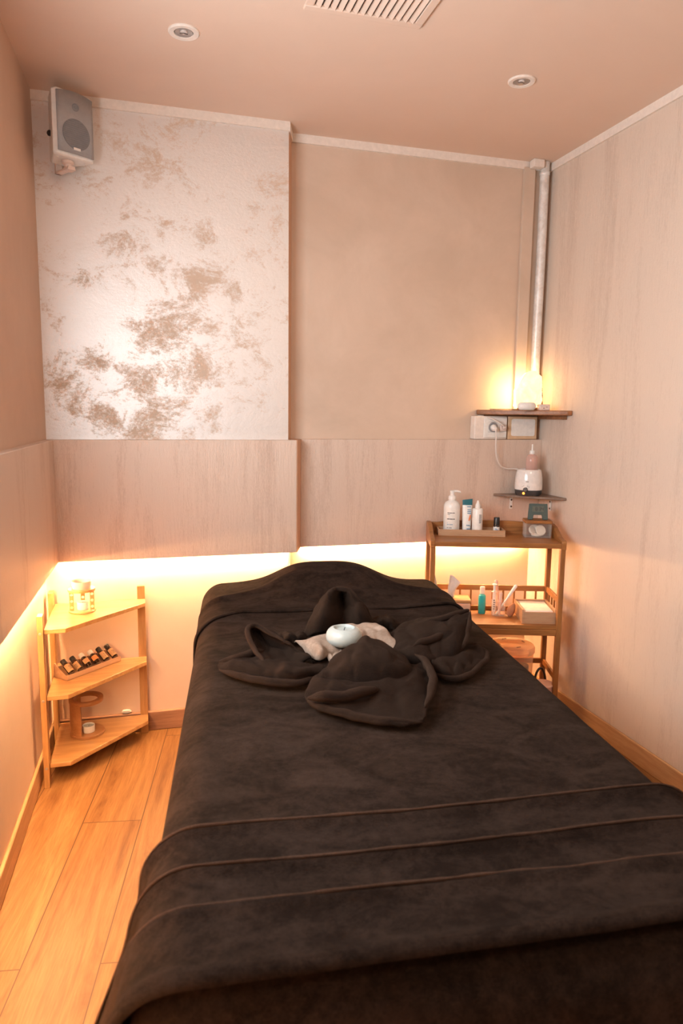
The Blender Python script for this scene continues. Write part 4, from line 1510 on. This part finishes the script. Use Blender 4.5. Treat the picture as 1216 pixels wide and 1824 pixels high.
for rows_ in (((0.120, -0.002, 0.016), (0.106, 0.0, 0.016), (0.098, 0.0, 0.016), (0.090, 0.0, 0.016)), ((0.036, -0.004, 0.012), (0.020, -0.002, 0.014))):
    m = MB()
    for z, x0, x1 in rows_:
        y = -0.0075 - (0.11 - z) * 0.12
        m.box((x0, y - 0.0016, z), (x1, y - 0.0006 + .003, z + 0.003))
    m.build('lettering', MAT['blue_ink'], tube_o)
m = MB()
for z, x0, x1 in ((0.058, 0.006, 0.010), (0.064, 0.007, 0.013), (0.071, 0.009, 0.015), (0.078, 0.011, 0.015)):
    y = -0.0075 - (0.11 - z) * 0.12
    m.box((x0, y - 0.0016, z), (x1, y + .003, z + 0.007))
m.build('lettering', MAT['orange_ink'], tube_o)

b3 = thing('nozzle_bottle', 'slim white bottle with pointed nozzle in the tray', 'bottle', at_cart(0.222, 0.178, zt), CA)
m = MB()
m.lathe([(0.0, 0), (0.022, 0), (0.0235, 0.002), (0.0235, 0.112), (0.021, 0.116), (0.012, 0.118), (0.011, 0.122)], seg=36)
body = m.build('body', MAT['white'], b3)
m = MB()
m.lathe([(0.0115, 0.118), (0.012, 0.119), (0.011, 0.132), (0.007, 0.140), (0.0035, 0.152), (0.0, 0.153)], seg=24)
m.build('nozzle', MAT['white'], b3)
m = MB()
for k in range(9):
    z = 0.052 + k * 0.0046
    print_rows(m, 0.0236, FRONT + 28, [(z, 0.0028, [(-14, 12 + 6 * (k % 2))])])
m.build('lettering', plain('grey_print', (0.22, 0.22, 0.24), 0.6), body)

b4 = thing('dropper_bottle', 'tiny bottle with black cap at the right of the tray', 'bottle', at_cart(0.312, 0.196, zt), CA)
m = MB()
m.lathe([(0.0, 0), (0.013, 0), (0.0142, 0.002), (0.0142, 0.034), (0.012, 0.038)], seg=24)
body = m.build('glass_body', MAT['amber'], b4)
m = MB()
m.lathe([(0.0125, 0.037), (0.0138, 0.038), (0.0132, 0.072), (0.012, 0.0745), (0.0, 0.0745)], seg=24)
m.build('cap', MAT['black'], b4)
m = MB()
m.wrap(0.0143, math.radians(FRONT - 80), math.radians(FRONT + 80), 0.006, 0.032, n=12)
lb = m.build('paper_label', MAT['white_soft'], b4)
m = MB()
print_rows(m, 0.0147, FRONT, [(0.010, 0.010, [(-22, 30)]), (0.022, 0.003, [(-30, 10)])])
m.build('lettering', MAT['blue_ink'], lb)

# clear box of cotton pads with wooden lid, and the clock on it
bx = thing('cotton_box', 'clear plastic box of cotton pads with wooden lid on the shelf unit', 'box', at_cart(0.487, 0.165, TZ), CA + math.radians(-4))
m = MB()
bw, bd, bh = 0.058, 0.046, 0.066
rr = 0.010


def rrect(w, d, r, k=5):
    out = []
    for cx, cy, a0 in ((w - r, d - r, 0), (-w + r, d - r, 90), (-w + r, -d + r, 180), (w - r, -d + r, 270)):
        for i in range(k + 1):
            a = math.radians(a0 + 90 * i / k)
            out.append((cx + r * math.cos(a), cy + r * math.sin(a)))
    return out


o_, i_ = rrect(bw, bd, rr), rrect(bw - .003, bd - .003, rr - .002)
n = len(o_)
vs = [(x, y, 0) for x, y in o_] + [(x, y, bh) for x, y in o_] + [(x, y, bh) for x, y in i_] + [(x, y, 0.004) for x, y in i_]
fs = [tuple(range(n))[::-1], tuple(range(3 * n, 4 * n))]
for lv in range(3):
    fs += [(lv * n + i, lv * n + (i + 1) % n, (lv + 1) * n + (i + 1) % n, (lv + 1) * n + i) for i in range(n)]
m.add(vs, fs)
m.build('clear_body', MAT['glass'], bx)
m = MB()
m.prism(rrect(bw + .002, bd + .002, rr), bh, bh + .012)
m.build('lid', MAT['cart'], bx, bevel=0.002)
random.seed(4)
for k, (px, py, pz, rx, ry) in enumerate(((0.0, 0.0, 0.008, 0, 0), (0.006, -0.004, 0.0145, 6, 8), (-0.010, 0.010, 0.031, 62, -12), (0.014, -0.016, 0.033, 64, 14), (-0.016, -0.004, 0.028, 44, 30))):
    m = MB()
    rot = Matrix.Rotation(math.radians(rx), 3, 'X') @ Matrix.Rotation(math.radians(ry), 3, 'Y')
    m.lathe([(0, -0.003), (0.022, -0.0028), (0.0245, 0), (0.022, 0.0028), (0, 0.003)], seg=26, rot=rot)
    loc = bx.location + Matrix.Rotation(CA + math.radians(-4), 3, 'Z') @ Vector((px, py, pz))
    o = m.build('cotton_pad', MAT['white_soft'], loc=loc, rz=CA)
    tag(o, ('lowest cotton pad lying flat in the clear box', 'cotton pad lying second from the bottom of the clear box', 'upright cotton pad at the back of the clear box', 'upright cotton pad nearest the front of the clear box', 'slanted cotton pad at the left of the clear box')[k], 'cotton pad', 'cotton pads in the clear box')

ck = thing('digital_clock', 'small grey green digital clock on the wooden lid of the clear box', 'clock', at_cart(0.487, 0.160, TZ + bh + .012), CA + math.radians(-2))
lean = Matrix.Rotation(math.radians(-10), 3, 'X')
m = MB()
out = [(-0.044, 0), (-0.023, 0), (-0.019, 0.022), (0.017, 0.022), (0.022, 0), (0.044, 0), (0.041, 0.072), (-0.038, 0.072)]
m.prism(out, -0.007, 0.007, 'Y')
m.v = [tuple(lean @ Vector(p)) for p in m.v]
case = m.build('case', MAT['clock'], ck, bevel=0.002)
for x in (-0.040, 0.030):
    m = MB()
    m.prism([(0.008, 0.0), (0.030, 0.0), (0.016, 0.05), (0.006, 0.05)], x, x + .010, 'X')
    m.build('rear_foot', MAT['clock'], ck, bevel=0.001)
m = MB()
m.box((-0.025, -0.0082, 0.036), (0.025, -0.0072, 0.060))
m.v = [tuple(lean @ Vector(p)) for p in m.v]
scr = m.build('screen', MAT['lcd'], ck)
SEG = {'8': 'abcdefg', '3': 'abcdg', '4': 'bcfg'}


def seven(mb, ch, x, z, w, h, y0, t=0.0019):
    for s_ in SEG[ch]:
        lo, hi = {'a': ((x, z + h - t), (x + w, z + h)), 'd': ((x, z), (x + w, z + t)), 'g': ((x, z + h / 2 - t / 2), (x + w, z + h / 2 + t / 2)),
                  'f': ((x, z + h / 2), (x + t, z + h)), 'e': ((x, z), (x + t, z + h / 2)), 'b': ((x + w - t, z + h / 2), (x + w, z + h)), 'c': ((x + w - t, z), (x + w, z + h / 2))}[s_]
        mb.box((lo[0], y0 - 0.0004, lo[1]), (hi[0], y0, hi[1]))


m = MB()
yd = -0.0083
seven(m, '8', -0.012, 0.040, 0.0085, 0.016, yd)
for z in (0.044, 0.051):
    m.box((-0.0005, yd - .0004, z), (0.0012, yd, z + .0018))
seven(m, '3', 0.0035, 0.040, 0.0085, 0.016, yd)
seven(m, '4', 0.0145, 0.040, 0.0085, 0.016, yd)
m.v = [tuple(lean @ Vector(p)) for p in m.v]
m.build('digits', MAT['ink'], scr)

# --- on the middle board
tx = thing('tissue_box', 'bamboo tissue box with a tissue sticking out on the middle board', 'tissue box', at_cart(0.112, 0.165, MZ), CA)
m = MB()
m.box((-0.085, -0.05, 0), (0.085, 0.05, 0.062))
m.build('body', glassy('smoky_plastic', (0.95, 0.80, 0.66), 0.15, 0.5), tx, bevel=0.006)
m = MB()
m.box((-0.089, -0.054, 0.062), (0.089, 0.054, 0.076))
m.build('lid', MAT['bamboo'], tx, bevel=0.005)
tis = [[(-0.012, 0.002, 0.074), (-0.004, 0.004, 0.075), (0.006, 0.003, 0.075), (0.014, 0.0, 0.074)],
       [(-0.014, -0.006, 0.100), (-0.004, -0.002, 0.102), (0.010, -0.010, 0.102), (0.022, -0.004, 0.104)],
       [(-0.010, -0.004, 0.130), (0.004, 0.006, 0.132), (0.022, -0.008, 0.130), (0.042, -0.002, 0.128)],
       [(-0.004, 0.002, 0.158), (0.008, 0.006, 0.156), (0.022, 0.000, 0.146), (0.040, -0.004, 0.134)]]
tis = [[(x, y, 0.074 + (z - 0.074) * 1.25) for x, y, z in r] for r in tis]
m = MB()
m.grid(patch_rows(tis, 5))
o = m.build('tissue', MAT['tissue'], tx, fix=False, angle=180)
sd = o.modifiers.new('thick', 'SOLIDIFY')
sd.thickness = 0.0012
m = MB()
m.box((-0.0018, -0.037, 0), (0.0018, 0.037, 0.128), Matrix.Rotation(math.radians(-14), 3, 'Y'), (0, 0, 0))
o = m.build('display_card', [MAT['card_blue']], loc=at_cart(0.055, 0.150, MZ + 0.0765), rz=CA + math.radians(-12), bevel=0.001)
tag(o, 'thin dark blue card standing on the tissue box lid', 'card')

tq = thing('turquoise_bottle', 'small turquoise spray bottle on the middle board of the shelf unit', 'bottle', at_cart(0.258, 0.178, MZ), CA)
m = MB()
m.lathe([(0, 0), (0.0155, 0), (0.017, 0.002), (0.017, 0.078), (0.015, 0.086), (0.009, 0.090), (0.009, 0.094)], seg=28)
m.build('body', MAT['turquoise'], tq)
m = MB()
m.lathe([(0.010, 0.092), (0.0115, 0.093), (0.0115, 0.122), (0.010, 0.125), (0, 0.125)], seg=24)
m.build('cap', glassy('frosted_cap', (0.95, 0.82, 0.75), 0.3, 0.55), tq)

cupc = (0.328, 0.150)
cp = thing('clear_cup', 'clear plastic cup of brushes and syringes on the middle board', 'cup', at_cart(cupc[0], cupc[1], MZ), CA)
m = MB()
m.lathe([(0, 0.0), (0.030, 0.0), (0.033, 0.070), (0.0318, 0.070), (0.0288, 0.003), (0, 0.003)], seg=32)
m.build('wall', MAT['glass'], cp)


def in_cup(du, dv, z=0.004):
    return at_cart(cupc[0] + du, cupc[1] + dv, MZ + z)


sy = thing('syringe', 'clear plastic syringe with dark scale standing in the cup', 'syringe', in_cup(-0.021, -0.004), CA)
m = MB()
m.lathe([(0, 0.0), (0.003, 0.0), (0.003, 0.012), (0.008, 0.015), (0.008, 0.105), (0.013, 0.106), (0.013, 0.108), (0, 0.108)], seg=20)
m.build('barrel', glassy('syringe_plastic', (0.98, 0.92, 0.88), 0.2, 0.45), sy)
m = MB()
m.lathe([(0.0055, 0.1085), (0.0055, 0.138), (0.011, 0.139), (0.011, 0.142), (0, 0.142)], seg=20)
m.build('plunger', MAT['white'], sy)
m = MB()
for k in range(5):
    print_rows(m, 0.0081, FRONT, [(0.026 + k * 0.010, 0.005, [(-30, 20 + 15 * (k % 2))])])
m.build('scale_print', MAT['ink'], sy)


def stick(name, label, p0, p1, r0, r1, mat, cat):
    t = MB()
    P0, P1 = Vector(p0), Vector(p1)
    d = P1 - P0
    t.tube([P0 - P0, d * 0.5, d * 0.85, d * 0.97, d], [r0, r0, r1, r1, r1 * 0.5], 10)
    o = t.build(name, mat, loc=P0)
    tag(o, label, cat)
    return o


stick('applicator', 'pale pink rounded applicator leaning left in the cup', in_cup(0.008, 0.012), in_cup(-0.012, 0.02, 0.160), 0.005, 0.0085, MAT['pink_lid'], 'applicator')
stick('spatula', 'clear plastic spatula leaning far right out of the cup', in_cup(-0.008, 0.004), in_cup(0.080, 0.012, 0.140), 0.004, 0.0075, MAT['white'], 'spatula')
stick('brush_handle', 'short pale brush handle in the middle of the cup', in_cup(0.004, -0.006), in_cup(0.010, -0.002, 0.108), 0.0045, 0.007, MAT['pink_lid'], 'brush')
m = MB()
m.lathe([(0, -0.032), (0.016, -0.026), (0.021, -0.004), (0.019, 0.014), (0.010, 0.030), (0, 0.034)], seg=20, sx=0.85, rot=Matrix.Rotation(math.radians(22), 3, 'Y'))
for i, v_ in enumerate(m.v):
    k = 1 + 0.16 * noise.noise(Vector(v_) * 70)
    m.v[i] = (v_[0] * k, v_[1] * k, v_[2])
o = m.build('sponge', MAT['leaf_pouch'], loc=in_cup(0.054, -0.020, 0.032), rz=CA)
tag(o, 'rough brown sponge leaning against the right of the clear cup', 'sponge')

nt_ = thing('napkin_tray', 'square wooden tray of white cloths at the right of the middle board', 'tray', at_cart(0.410, 0.030, MZ), CA)
nw, nd, nh = 0.150, 0.185, 0.052
m = MB()
m.box((0, 0, 0.0), (nw, nd, 0.006))
m.build('floor_panel', MAT['tray'], nt_)
for nm, lo, hi in (('long_side', (0, 0, 0.006), (0.008, nd, nh + .010)), ('long_side', (nw - .008, 0, 0.006), (nw, nd, nh + .010)),
                   ('end_side', (0.008, 0, 0.006), (nw - .008, 0.008, nh)), ('end_side', (0.008, nd - .008, 0.006), (nw - .008, nd, nh + .010))):
    m = MB()
    m.box(lo, hi)
    m.build(nm, MAT['tray'], nt_, bevel=0.001)
for k in range(4):
    m = MB()
    j = (0.001, -0.001, 0.0015, 0)[k]
    m.box((-0.062 + j, -0.081, 0), (0.062 + j, 0.081, 0.0105))
    o = m.build('folded_cloth', MAT['tissue'], loc=at_cart(0.410 + nw / 2, 0.030 + nd / 2, MZ + 0.0065 + k * 0.0128), rz=CA, bevel=0.004)
    tag(o, ('lowest folded white cloth in the square wooden tray', 'second folded white cloth from the bottom in the square tray', 'second folded white cloth from the top in the square tray', 'topmost folded white cloth in the square wooden tray')[k], 'cloth', 'folded white cloths in the square tray')

# --- on the lowest board
tub = thing('clear_tub', 'large round clear plastic tub with slotted lid on the lowest board', 'tub', at_cart(0.390, 0.130, LZ), CA)
m = MB()
m.lathe([(0, 0), (0.092, 0), (0.095, 0.004), (0.101, 0.221), (0.099, 0.221), (0.093, 0.006), (0, 0.004)], seg=56)
m.build('wall', glassy('amber_clear_plastic', (1.0, 0.90, 0.78), 0.08, 0.05), tub)
m = MB()
m.lathe([(0.103, 0.211), (0.105, 0.213), (0.105, 0.232), (0.100, 0.240), (0.085, 0.243), (0, 0.245)], seg=56)
lid = m.build('lid', glassy('amber_lid_plastic', (1.0, 0.84, 0.66), 0.12, 0.18), tub)
m = MB()
for a in (20, 110, 200, 290):
    rot = Matrix.Rotation(math.radians(a), 3, 'Z')
    m.box((0.062 - .002, -0.010, 0.2440), (0.062 + .002, 0.010, 0.2460), None)
    for i in range(len(m.v) - 8, len(m.v)):
        m.v[i] = tuple(rot @ Vector(m.v[i]))
m.build('slot', MAT['screw'], lid)


def jar(label, u, v, z, r, h, lid_mat, body_mat, lid_h=0.02):
    t = thing('jar', label, 'jar', at_cart(u, v, z), CA)
    m = MB()
    m.lathe([(0, 0), (r * .94, 0), (r, 0.003), (r, h - lid_h), (r * .96, h - lid_h + .001), (0, h - lid_h + .001)], seg=36)
    m.build('body', body_mat, t)
    m = MB()
    m.lathe([(r * 1.03, h - lid_h), (r * 1.05, h - lid_h + .002), (r * 1.05, h - .003), (r * .98, h), (0, h + 0.001)], seg=36)
    m.build('lid', lid_mat, t)
    return t


dark_lid = plain('dark_brown_lid', (0.055, 0.03, 0.022), 0.45)
jar('dark lidded jar inside the clear tub, right hand one', 0.428, 0.098, LZ + 0.006, 0.036, 0.150, dark_lid, MAT['amber'], 0.022)
jar('dark lidded jar inside the clear tub, left hand one', 0.368, 0.150, LZ + 0.006, 0.034, 0.160, dark_lid, MAT['amber'], 0.022)
jar('pink lidded jar in front of the clear tub', 0.400, -0.001, LZ, 0.029, 0.128, MAT['pink_lid'], MAT['white'], 0.016)
jar('clear jar of red scrub with pale pink lid, front right on the lowest board', 0.522, 0.042, LZ, 0.044, 0.094, MAT['pink_lid'], MAT['glass_pink'], 0.008)
m = MB()
m.lathe([(0, 0.003), (0.038, 0.003), (0.038, 0.048), (0, 0.050)], seg=28)
o = m.build('red_scrub', MAT['red_cream'], loc=at_cart(0.522, 0.042, LZ), rz=CA)
o.parent = [x for x in bpy.data.objects if x.name.startswith('jar') and x.get('label', '').startswith('clear jar')][0]
o.location = (0, 0, 0)
o.rotation_euler = (0, 0, 0)
m = MB()
pts = []
for k in range(25):
    a = PI * k / 24
    pts.append((-0.030 * math.cos(a), -0.010 * math.cos(a), 0.006 + 0.124 * math.sin(a) ** 0.8))
m.tube(pts, 0.0055, 10)
o = m.build('headband', MAT['black'], loc=at_cart(0.526, 0.125, LZ), rz=CA)
tag(o, 'black plastic headband standing behind the pink lidded jar on the lowest board', 'headband')

# ------------------------------------------------------------------ corner shelves on the right
KX, KY = XR - 0.002, 3.068
S1 = 1.378
ks = thing('corner_shelf_board', 'upper triangular wooden corner shelf under the glowing salt lamp', 'shelf', (KX, KY, 0))
m = MB()
m.prism([(0, 0), (-0.325, 0), (-0.330, -0.012), (-0.318, -0.030), (-0.022, -0.288), (0.0, -0.290)], S1 - 0.022, S1)
m.build('board', MAT['shelf_dark'], ks, bevel=0.003)
m = MB()
m.box((-0.285, -0.020, S1 - 0.040), (-0.02, -0.001, S1 - 0.0222))
m.build('batten', MAT['shelf_dark'], ks)
m = MB()
m.box((-0.020, -0.25, S1 - 0.040), (-0.001, -0.022, S1 - 0.0222))
m.build('batten', MAT['shelf_dark'], ks)

S2 = 0.985
KY2 = 3.018
ks2 = thing('corner_shelf_board', 'lower thin triangular corner shelf under the bottle warmer', 'shelf', (KX, KY2, 0))
m = MB()
pr = [(0, 0), (-0.245, 0)]
for k in range(9):
    t = k / 8
    x, y = -0.245 + 0.245 * t, -0.232 * t
    bulge = 0.012 * math.sin(PI * t)
    pr.append((x - bulge * 0.69, y - bulge * 0.72))
m.prism(pr[:2] + pr[3:], S2 - 0.012, S2)
m.build('board', MAT['shelf_grey'], ks2, bevel=0.002)
for (x, y, sx, sy) in ((-0.150, -0.002, 0.007, 0.0015), (-0.002, -0.105, 0.0015, 0.007)):
    m = MB()
    m.box((x - sx, y - sy, S2 - 0.075), (x + sx, y + sy, S2 - 0.0125))
    if sx > sy:
        m.box((x - sx, y - 0.05, S2 - 0.0145), (x + sx, y, S2 - 0.0125))
    else:
        m.box((x - 0.05, y - sy, S2 - 0.0145), (x, y + sy, S2 - 0.0125))
    br = m.build('bracket', MAT['white_soft'], ks2, smooth=False)
    for z in (S2 - 0.032, S2 - 0.064):
        m = MB()
        if sx > sy:
            m.lathe([(0.0045, 0), (0.0045, 0.002), (0, 0.0028)], (x, y - sy, z), 12, Matrix.Rotation(PI / 2, 3, 'X'))
        else:
            m.lathe([(0.0045, 0), (0.0045, 0.002), (0, 0.0028)], (x - sx, y, z), 12, Matrix.Rotation(-PI / 2, 3, 'Y'))
        m.build('screw', MAT['screw'], br)

# salt lamp
lp = thing('salt_lamp', 'glowing salt crystal lamp on the upper corner shelf', 'lamp', (1.727, 2.945, S1))
bm = bmesh.new()
random.seed(11)
pts = [(-0.060, -0.028, 0.016), (0.058, -0.030, 0.016), (-0.058, 0.030, 0.016), (0.056, 0.030, 0.016), (-0.063, -0.020, 0.088), (-0.062, 0.022, 0.082), (-0.038, -0.036, 0.128), (-0.034, 0.028, 0.132),
       (-0.016, -0.020, 0.162), (0.014, -0.022, 0.166), (-0.012, 0.018, 0.158), (0.020, 0.020, 0.160), (0.050, -0.024, 0.142), (0.052, 0.020, 0.138), (0.064, -0.012, 0.094), (0.062, 0.024, 0.090), (0.004, -0.044, 0.06), (0.0, 0.044, 0.07), (0.062, -0.018, 0.05), (-0.06, -0.03, 0.05)]
for p in pts:
    bm.verts.new((p[0], p[1], p[2] * 1.08))
bmesh.ops.convex_hull(bm, input=bm.verts)
bmesh.ops.triangulate(bm, faces=bm.faces)
bmesh.ops.subdivide_edges(bm, edges=bm.edges, cuts=3, use_grid_fill=True)
for v in bm.verts:
    v.co += Vector((noise.noise(v.co * 40), noise.noise(v.co * 40 + Vector((5, 1, 2))), noise.noise(v.co * 40 + Vector((1, 8, 3))))) * 0.0022
    v.co.z = max(v.co.z, 0.0125)
me = bpy.data.meshes.new('crystal')
bm.to_mesh(me)
bm.free()
me.materials.append(MAT['rock'])
o = bpy.data.objects.new('crystal', me)
COL.objects.link(o)
o.parent = lp
m = MB()
m.lathe([(0.050, 0), (0.052, 0.002), (0.052, 0.010), (0.050, 0.012)], seg=36, sy=0.72)
m.build('base_plate', MAT['shelf_dark'], lp)

m = MB()
pr = []
for k in range(13):
    a = -PI / 2 + PI * k / 12
    pr.append((max(0, 0.028 + 0.016 * math.cos(a)) if 0 < k < 12 else 0.0, 0.0175 + 0.0175 * math.sin(a)))
m.lathe(pr, seg=36, sy=0.6)
o = m.build('diffuser', MAT['white'], loc=(1.672, 2.862, S1))
tag(o, 'smooth white oval device in front of the salt lamp on the upper shelf', 'device')
ad = thing('plug_adapter', 'small pinkish white adapter beside the oval device on the upper shelf', 'adapter', (1.762, 2.868, S1), math.radians(-12))
m = MB()
m.box((-0.026, -0.018, 0), (0.024, 0.018, 0.027))
m.build('body', MAT['ceramic'], ad, bevel=0.004)
m = MB()
m.box((-0.008, -0.0186, 0.008), (-0.003, -0.0178, 0.011))
m.box((0.004, -0.0186, 0.014), (0.012, -0.0178, 0.016))
m.build('button', MAT['screw'], ad)
m = MB()
m.tube(resample([(1.650, 2.905, S1 + .004), (1.628, 2.945, S1 + .003), (1.600, 2.985, S1 + .003), (1.572, 3.02, S1 + .003)], 6), 0.0018, 8)
o = m.build('thin_wire', MAT['screw'])
tag(o, 'thin wire lying on the upper corner shelf left of the salt lamp', 'wire')

# socket boxes under the upper shelf
sk = thing('socket_box', 'white surface mounted socket box under the upper corner shelf', 'socket', (1.584, 3.07, 1.241))
m = MB()
m.box((-0.085, -0.048, 0), (0.083, 0, 0.108))
m.build('housing', MAT['trim'], sk, bevel=0.005)
m = MB()
m.box((-0.040, -0.054, 0.008), (0.079, -0.0482, 0.102))
fp = m.build('face_plate', MAT['white_soft'], sk, bevel=0.003)
m = MB()
disc_y(m, 0.006, 0.057, 0.017, 0.023, -0.0541, 0.004)
disc_y(m, 0.006, 0.057, 0, 0.017, -0.0541, 0.0008)
m.build('socket_ring', plain('socket_grey', (0.30, 0.29, 0.30), 0.5), fp)
m = MB()
m.box((-0.018, -0.0552, 0.034), (0.028, -0.0542, 0.0352))
m.box((-0.018, -0.0552, 0.080), (0.062, -0.0542, 0.0812))
m.box((0.032, -0.0552, 0.034), (0.062, -0.0542, 0.0352))
m.build('seam_line', plain('seam_shadow', (0.45, 0.40, 0.37), 0.7), fp)
jb = thing('junction_box', 'cream framed box with blank white plate right of the socket', 'junction box', (1.751, 3.07, 1.241))
m = MB()
m.box((-0.079, -0.048, 0), (0.076, 0, 0.108))
m.build('housing', MAT['cream'], jb, bevel=0.004)
m = MB()
m.prism([(x, z + 0.056) for x, z in rrect(0.062, 0.040, 0.009)], -0.051, -0.0482, 'Y')
m.build('blank_plate', MAT['white_soft'], jb)

wpl = thing('power_cord', 'white power cord from the wall socket down to the bottle warmer', 'cord', (1.590, 3.015, 1.298))
m = MB()
m.lathe([(0, 0), (0.015, 0), (0.016, 0.004), (0.013, 0.018), (0.008, 0.030), (0, 0.032)], (0, 0, 0), 20, Matrix.Rotation(PI / 2 + 0.35, 3, 'X'))
m.build('plug', MAT['white'], wpl)
m = MB()
W0 = Vector((1.590, 3.015, 1.298))
cpts = [Vector(p) - W0 for p in ((1.590, 2.988, 1.288), (1.591, 2.982, 1.262), (1.592, 2.984, 1.215), (1.602, 2.990, 1.160), (1.628, 2.996, 1.118), (1.664, 2.999, 1.104), (1.700, 2.996, 1.103), (1.722, 2.985, 1.100))]
m.tube(resample(cpts, 6), 0.0036, 10)
m.build('cable', MAT['cord'], wpl)
lc = thing('lamp_cord', 'pale lamp cord bending from the upper shelf down to its plug in the socket', 'cord', (1.640, 3.0, 1.298))
m = MB()
W0 = Vector((1.640, 3.0, 1.298))
cpts = [Vector(p) - W0 for p in ((1.530, 3.052, 1.349), (1.545, 3.030, 1.347), (1.580, 3.005, 1.336), (1.615, 2.990, 1.315), (1.638, 2.990, 1.298))]
m.tube(resample(cpts, 6), 0.0032, 10)
m.build('cable', MAT['cord'], lc)
m = MB()
m.box((-0.018, 0.002, -0.018), (0.012, 0.0150, 0.012))
m.box((-0.010, -0.012, -0.008), (0.006, 0.002, 0.006))
m.build('plug', MAT['ceramic'], lc, bevel=0.003)

# bottle warmer and its bottle
WX, WYy = 1.738, 2.925
wm = thing('bottle_warmer', 'white bottle warmer with dark base on the lower corner shelf', 'warmer', (WX, WYy, S2), math.radians(-20))
m = MB()
m.lathe([(0, 0), (0.052, 0), (0.060, 0.008), (0.0625, 0.028), (0, 0.028)], seg=48)
base = m.build('base', MAT['dark'], wm)
m = MB()
m.lathe([(0.0628, 0.0285), (0.0632, 0.045), (0.0615, 0.080), (0.0575, 0.108), (0.0535, 0.120), (0.049, 0.122), (0.046, 0.118), (0.044, 0.06), (0, 0.058)], seg=48)
m.build('body', plain('glossy_white_plastic', (0.80, 0.74, 0.70), 0.18, coat=0.4), wm)


def front_disc(mb, ang, r, z, rad, th, seg=20):
    rot = Matrix.Rotation(math.radians(ang) + PI / 2, 3, 'Z') @ Matrix.Rotation(PI / 2, 3, 'X')
    c = Vector((r * math.cos(math.radians(ang)), r * math.sin(math.radians(ang)), z))
    mb.lathe([(rad, -0.004), (rad, th * .8), (rad * .85, th), (0, th)], c, seg, rot)


m = MB()
front_disc(m, -112, 0.0625, 0.032, 0.0105, 0.008)
m.build('dial', MAT['dark'], wm)
m = MB()
front_disc(m, -120, 0.0605, 0.014, 0.0055, 0.003)
m.build('indicator_lamp', MAT['indicator'], wm)
m = MB()
for a, b in ((-113, -111), (-109.5, -106), (-105, -101.5)):
    m.wrap(0.0625, math.radians(a), math.radians(b), 0.0665, 0.0700, n=3)
for a in (-126, -120, -104, -98):
    m.wrap(0.0632, math.radians(a - 1), math.radians(a + 1), 0.043 + (0.004 if -122 < a < -100 else 0), 0.046 + (0.004 if -122 < a < -100 else 0), n=2)
m.build('lettering', MAT['ink'], wm)
bo = thing('oil_flask', 'pinkish plastic bottle with white cap standing in the bottle warmer', 'bottle', (WX + 0.016, WYy + 0.008, S2 + 0.0720))
m = MB()
m.lathe([(0, 0), (0.024, 0), (0.0265, 0.003), (0.0265, 0.088), (0.025, 0.104), (0.020, 0.114), (0.011, 0.119), (0.011, 0.122)], seg=32)
m.build('body', MAT['glass_pink'], bo)
m = MB()
m.lathe([(0, 0.002), (0.0245, 0.002), (0.0245, 0.080), (0, 0.080)], seg=28)
m.build('oil', plain('pink_oil', (0.62, 0.38, 0.28), 0.3), bo)
m = MB()
m.lathe([(0.0115, 0.119), (0.012, 0.120), (0.012, 0.134), (0.0105, 0.136), (0.004, 0.137), (0.0035, 0.165), (0, 0.166)], seg=24)
m.build('cap', MAT['white'], bo)
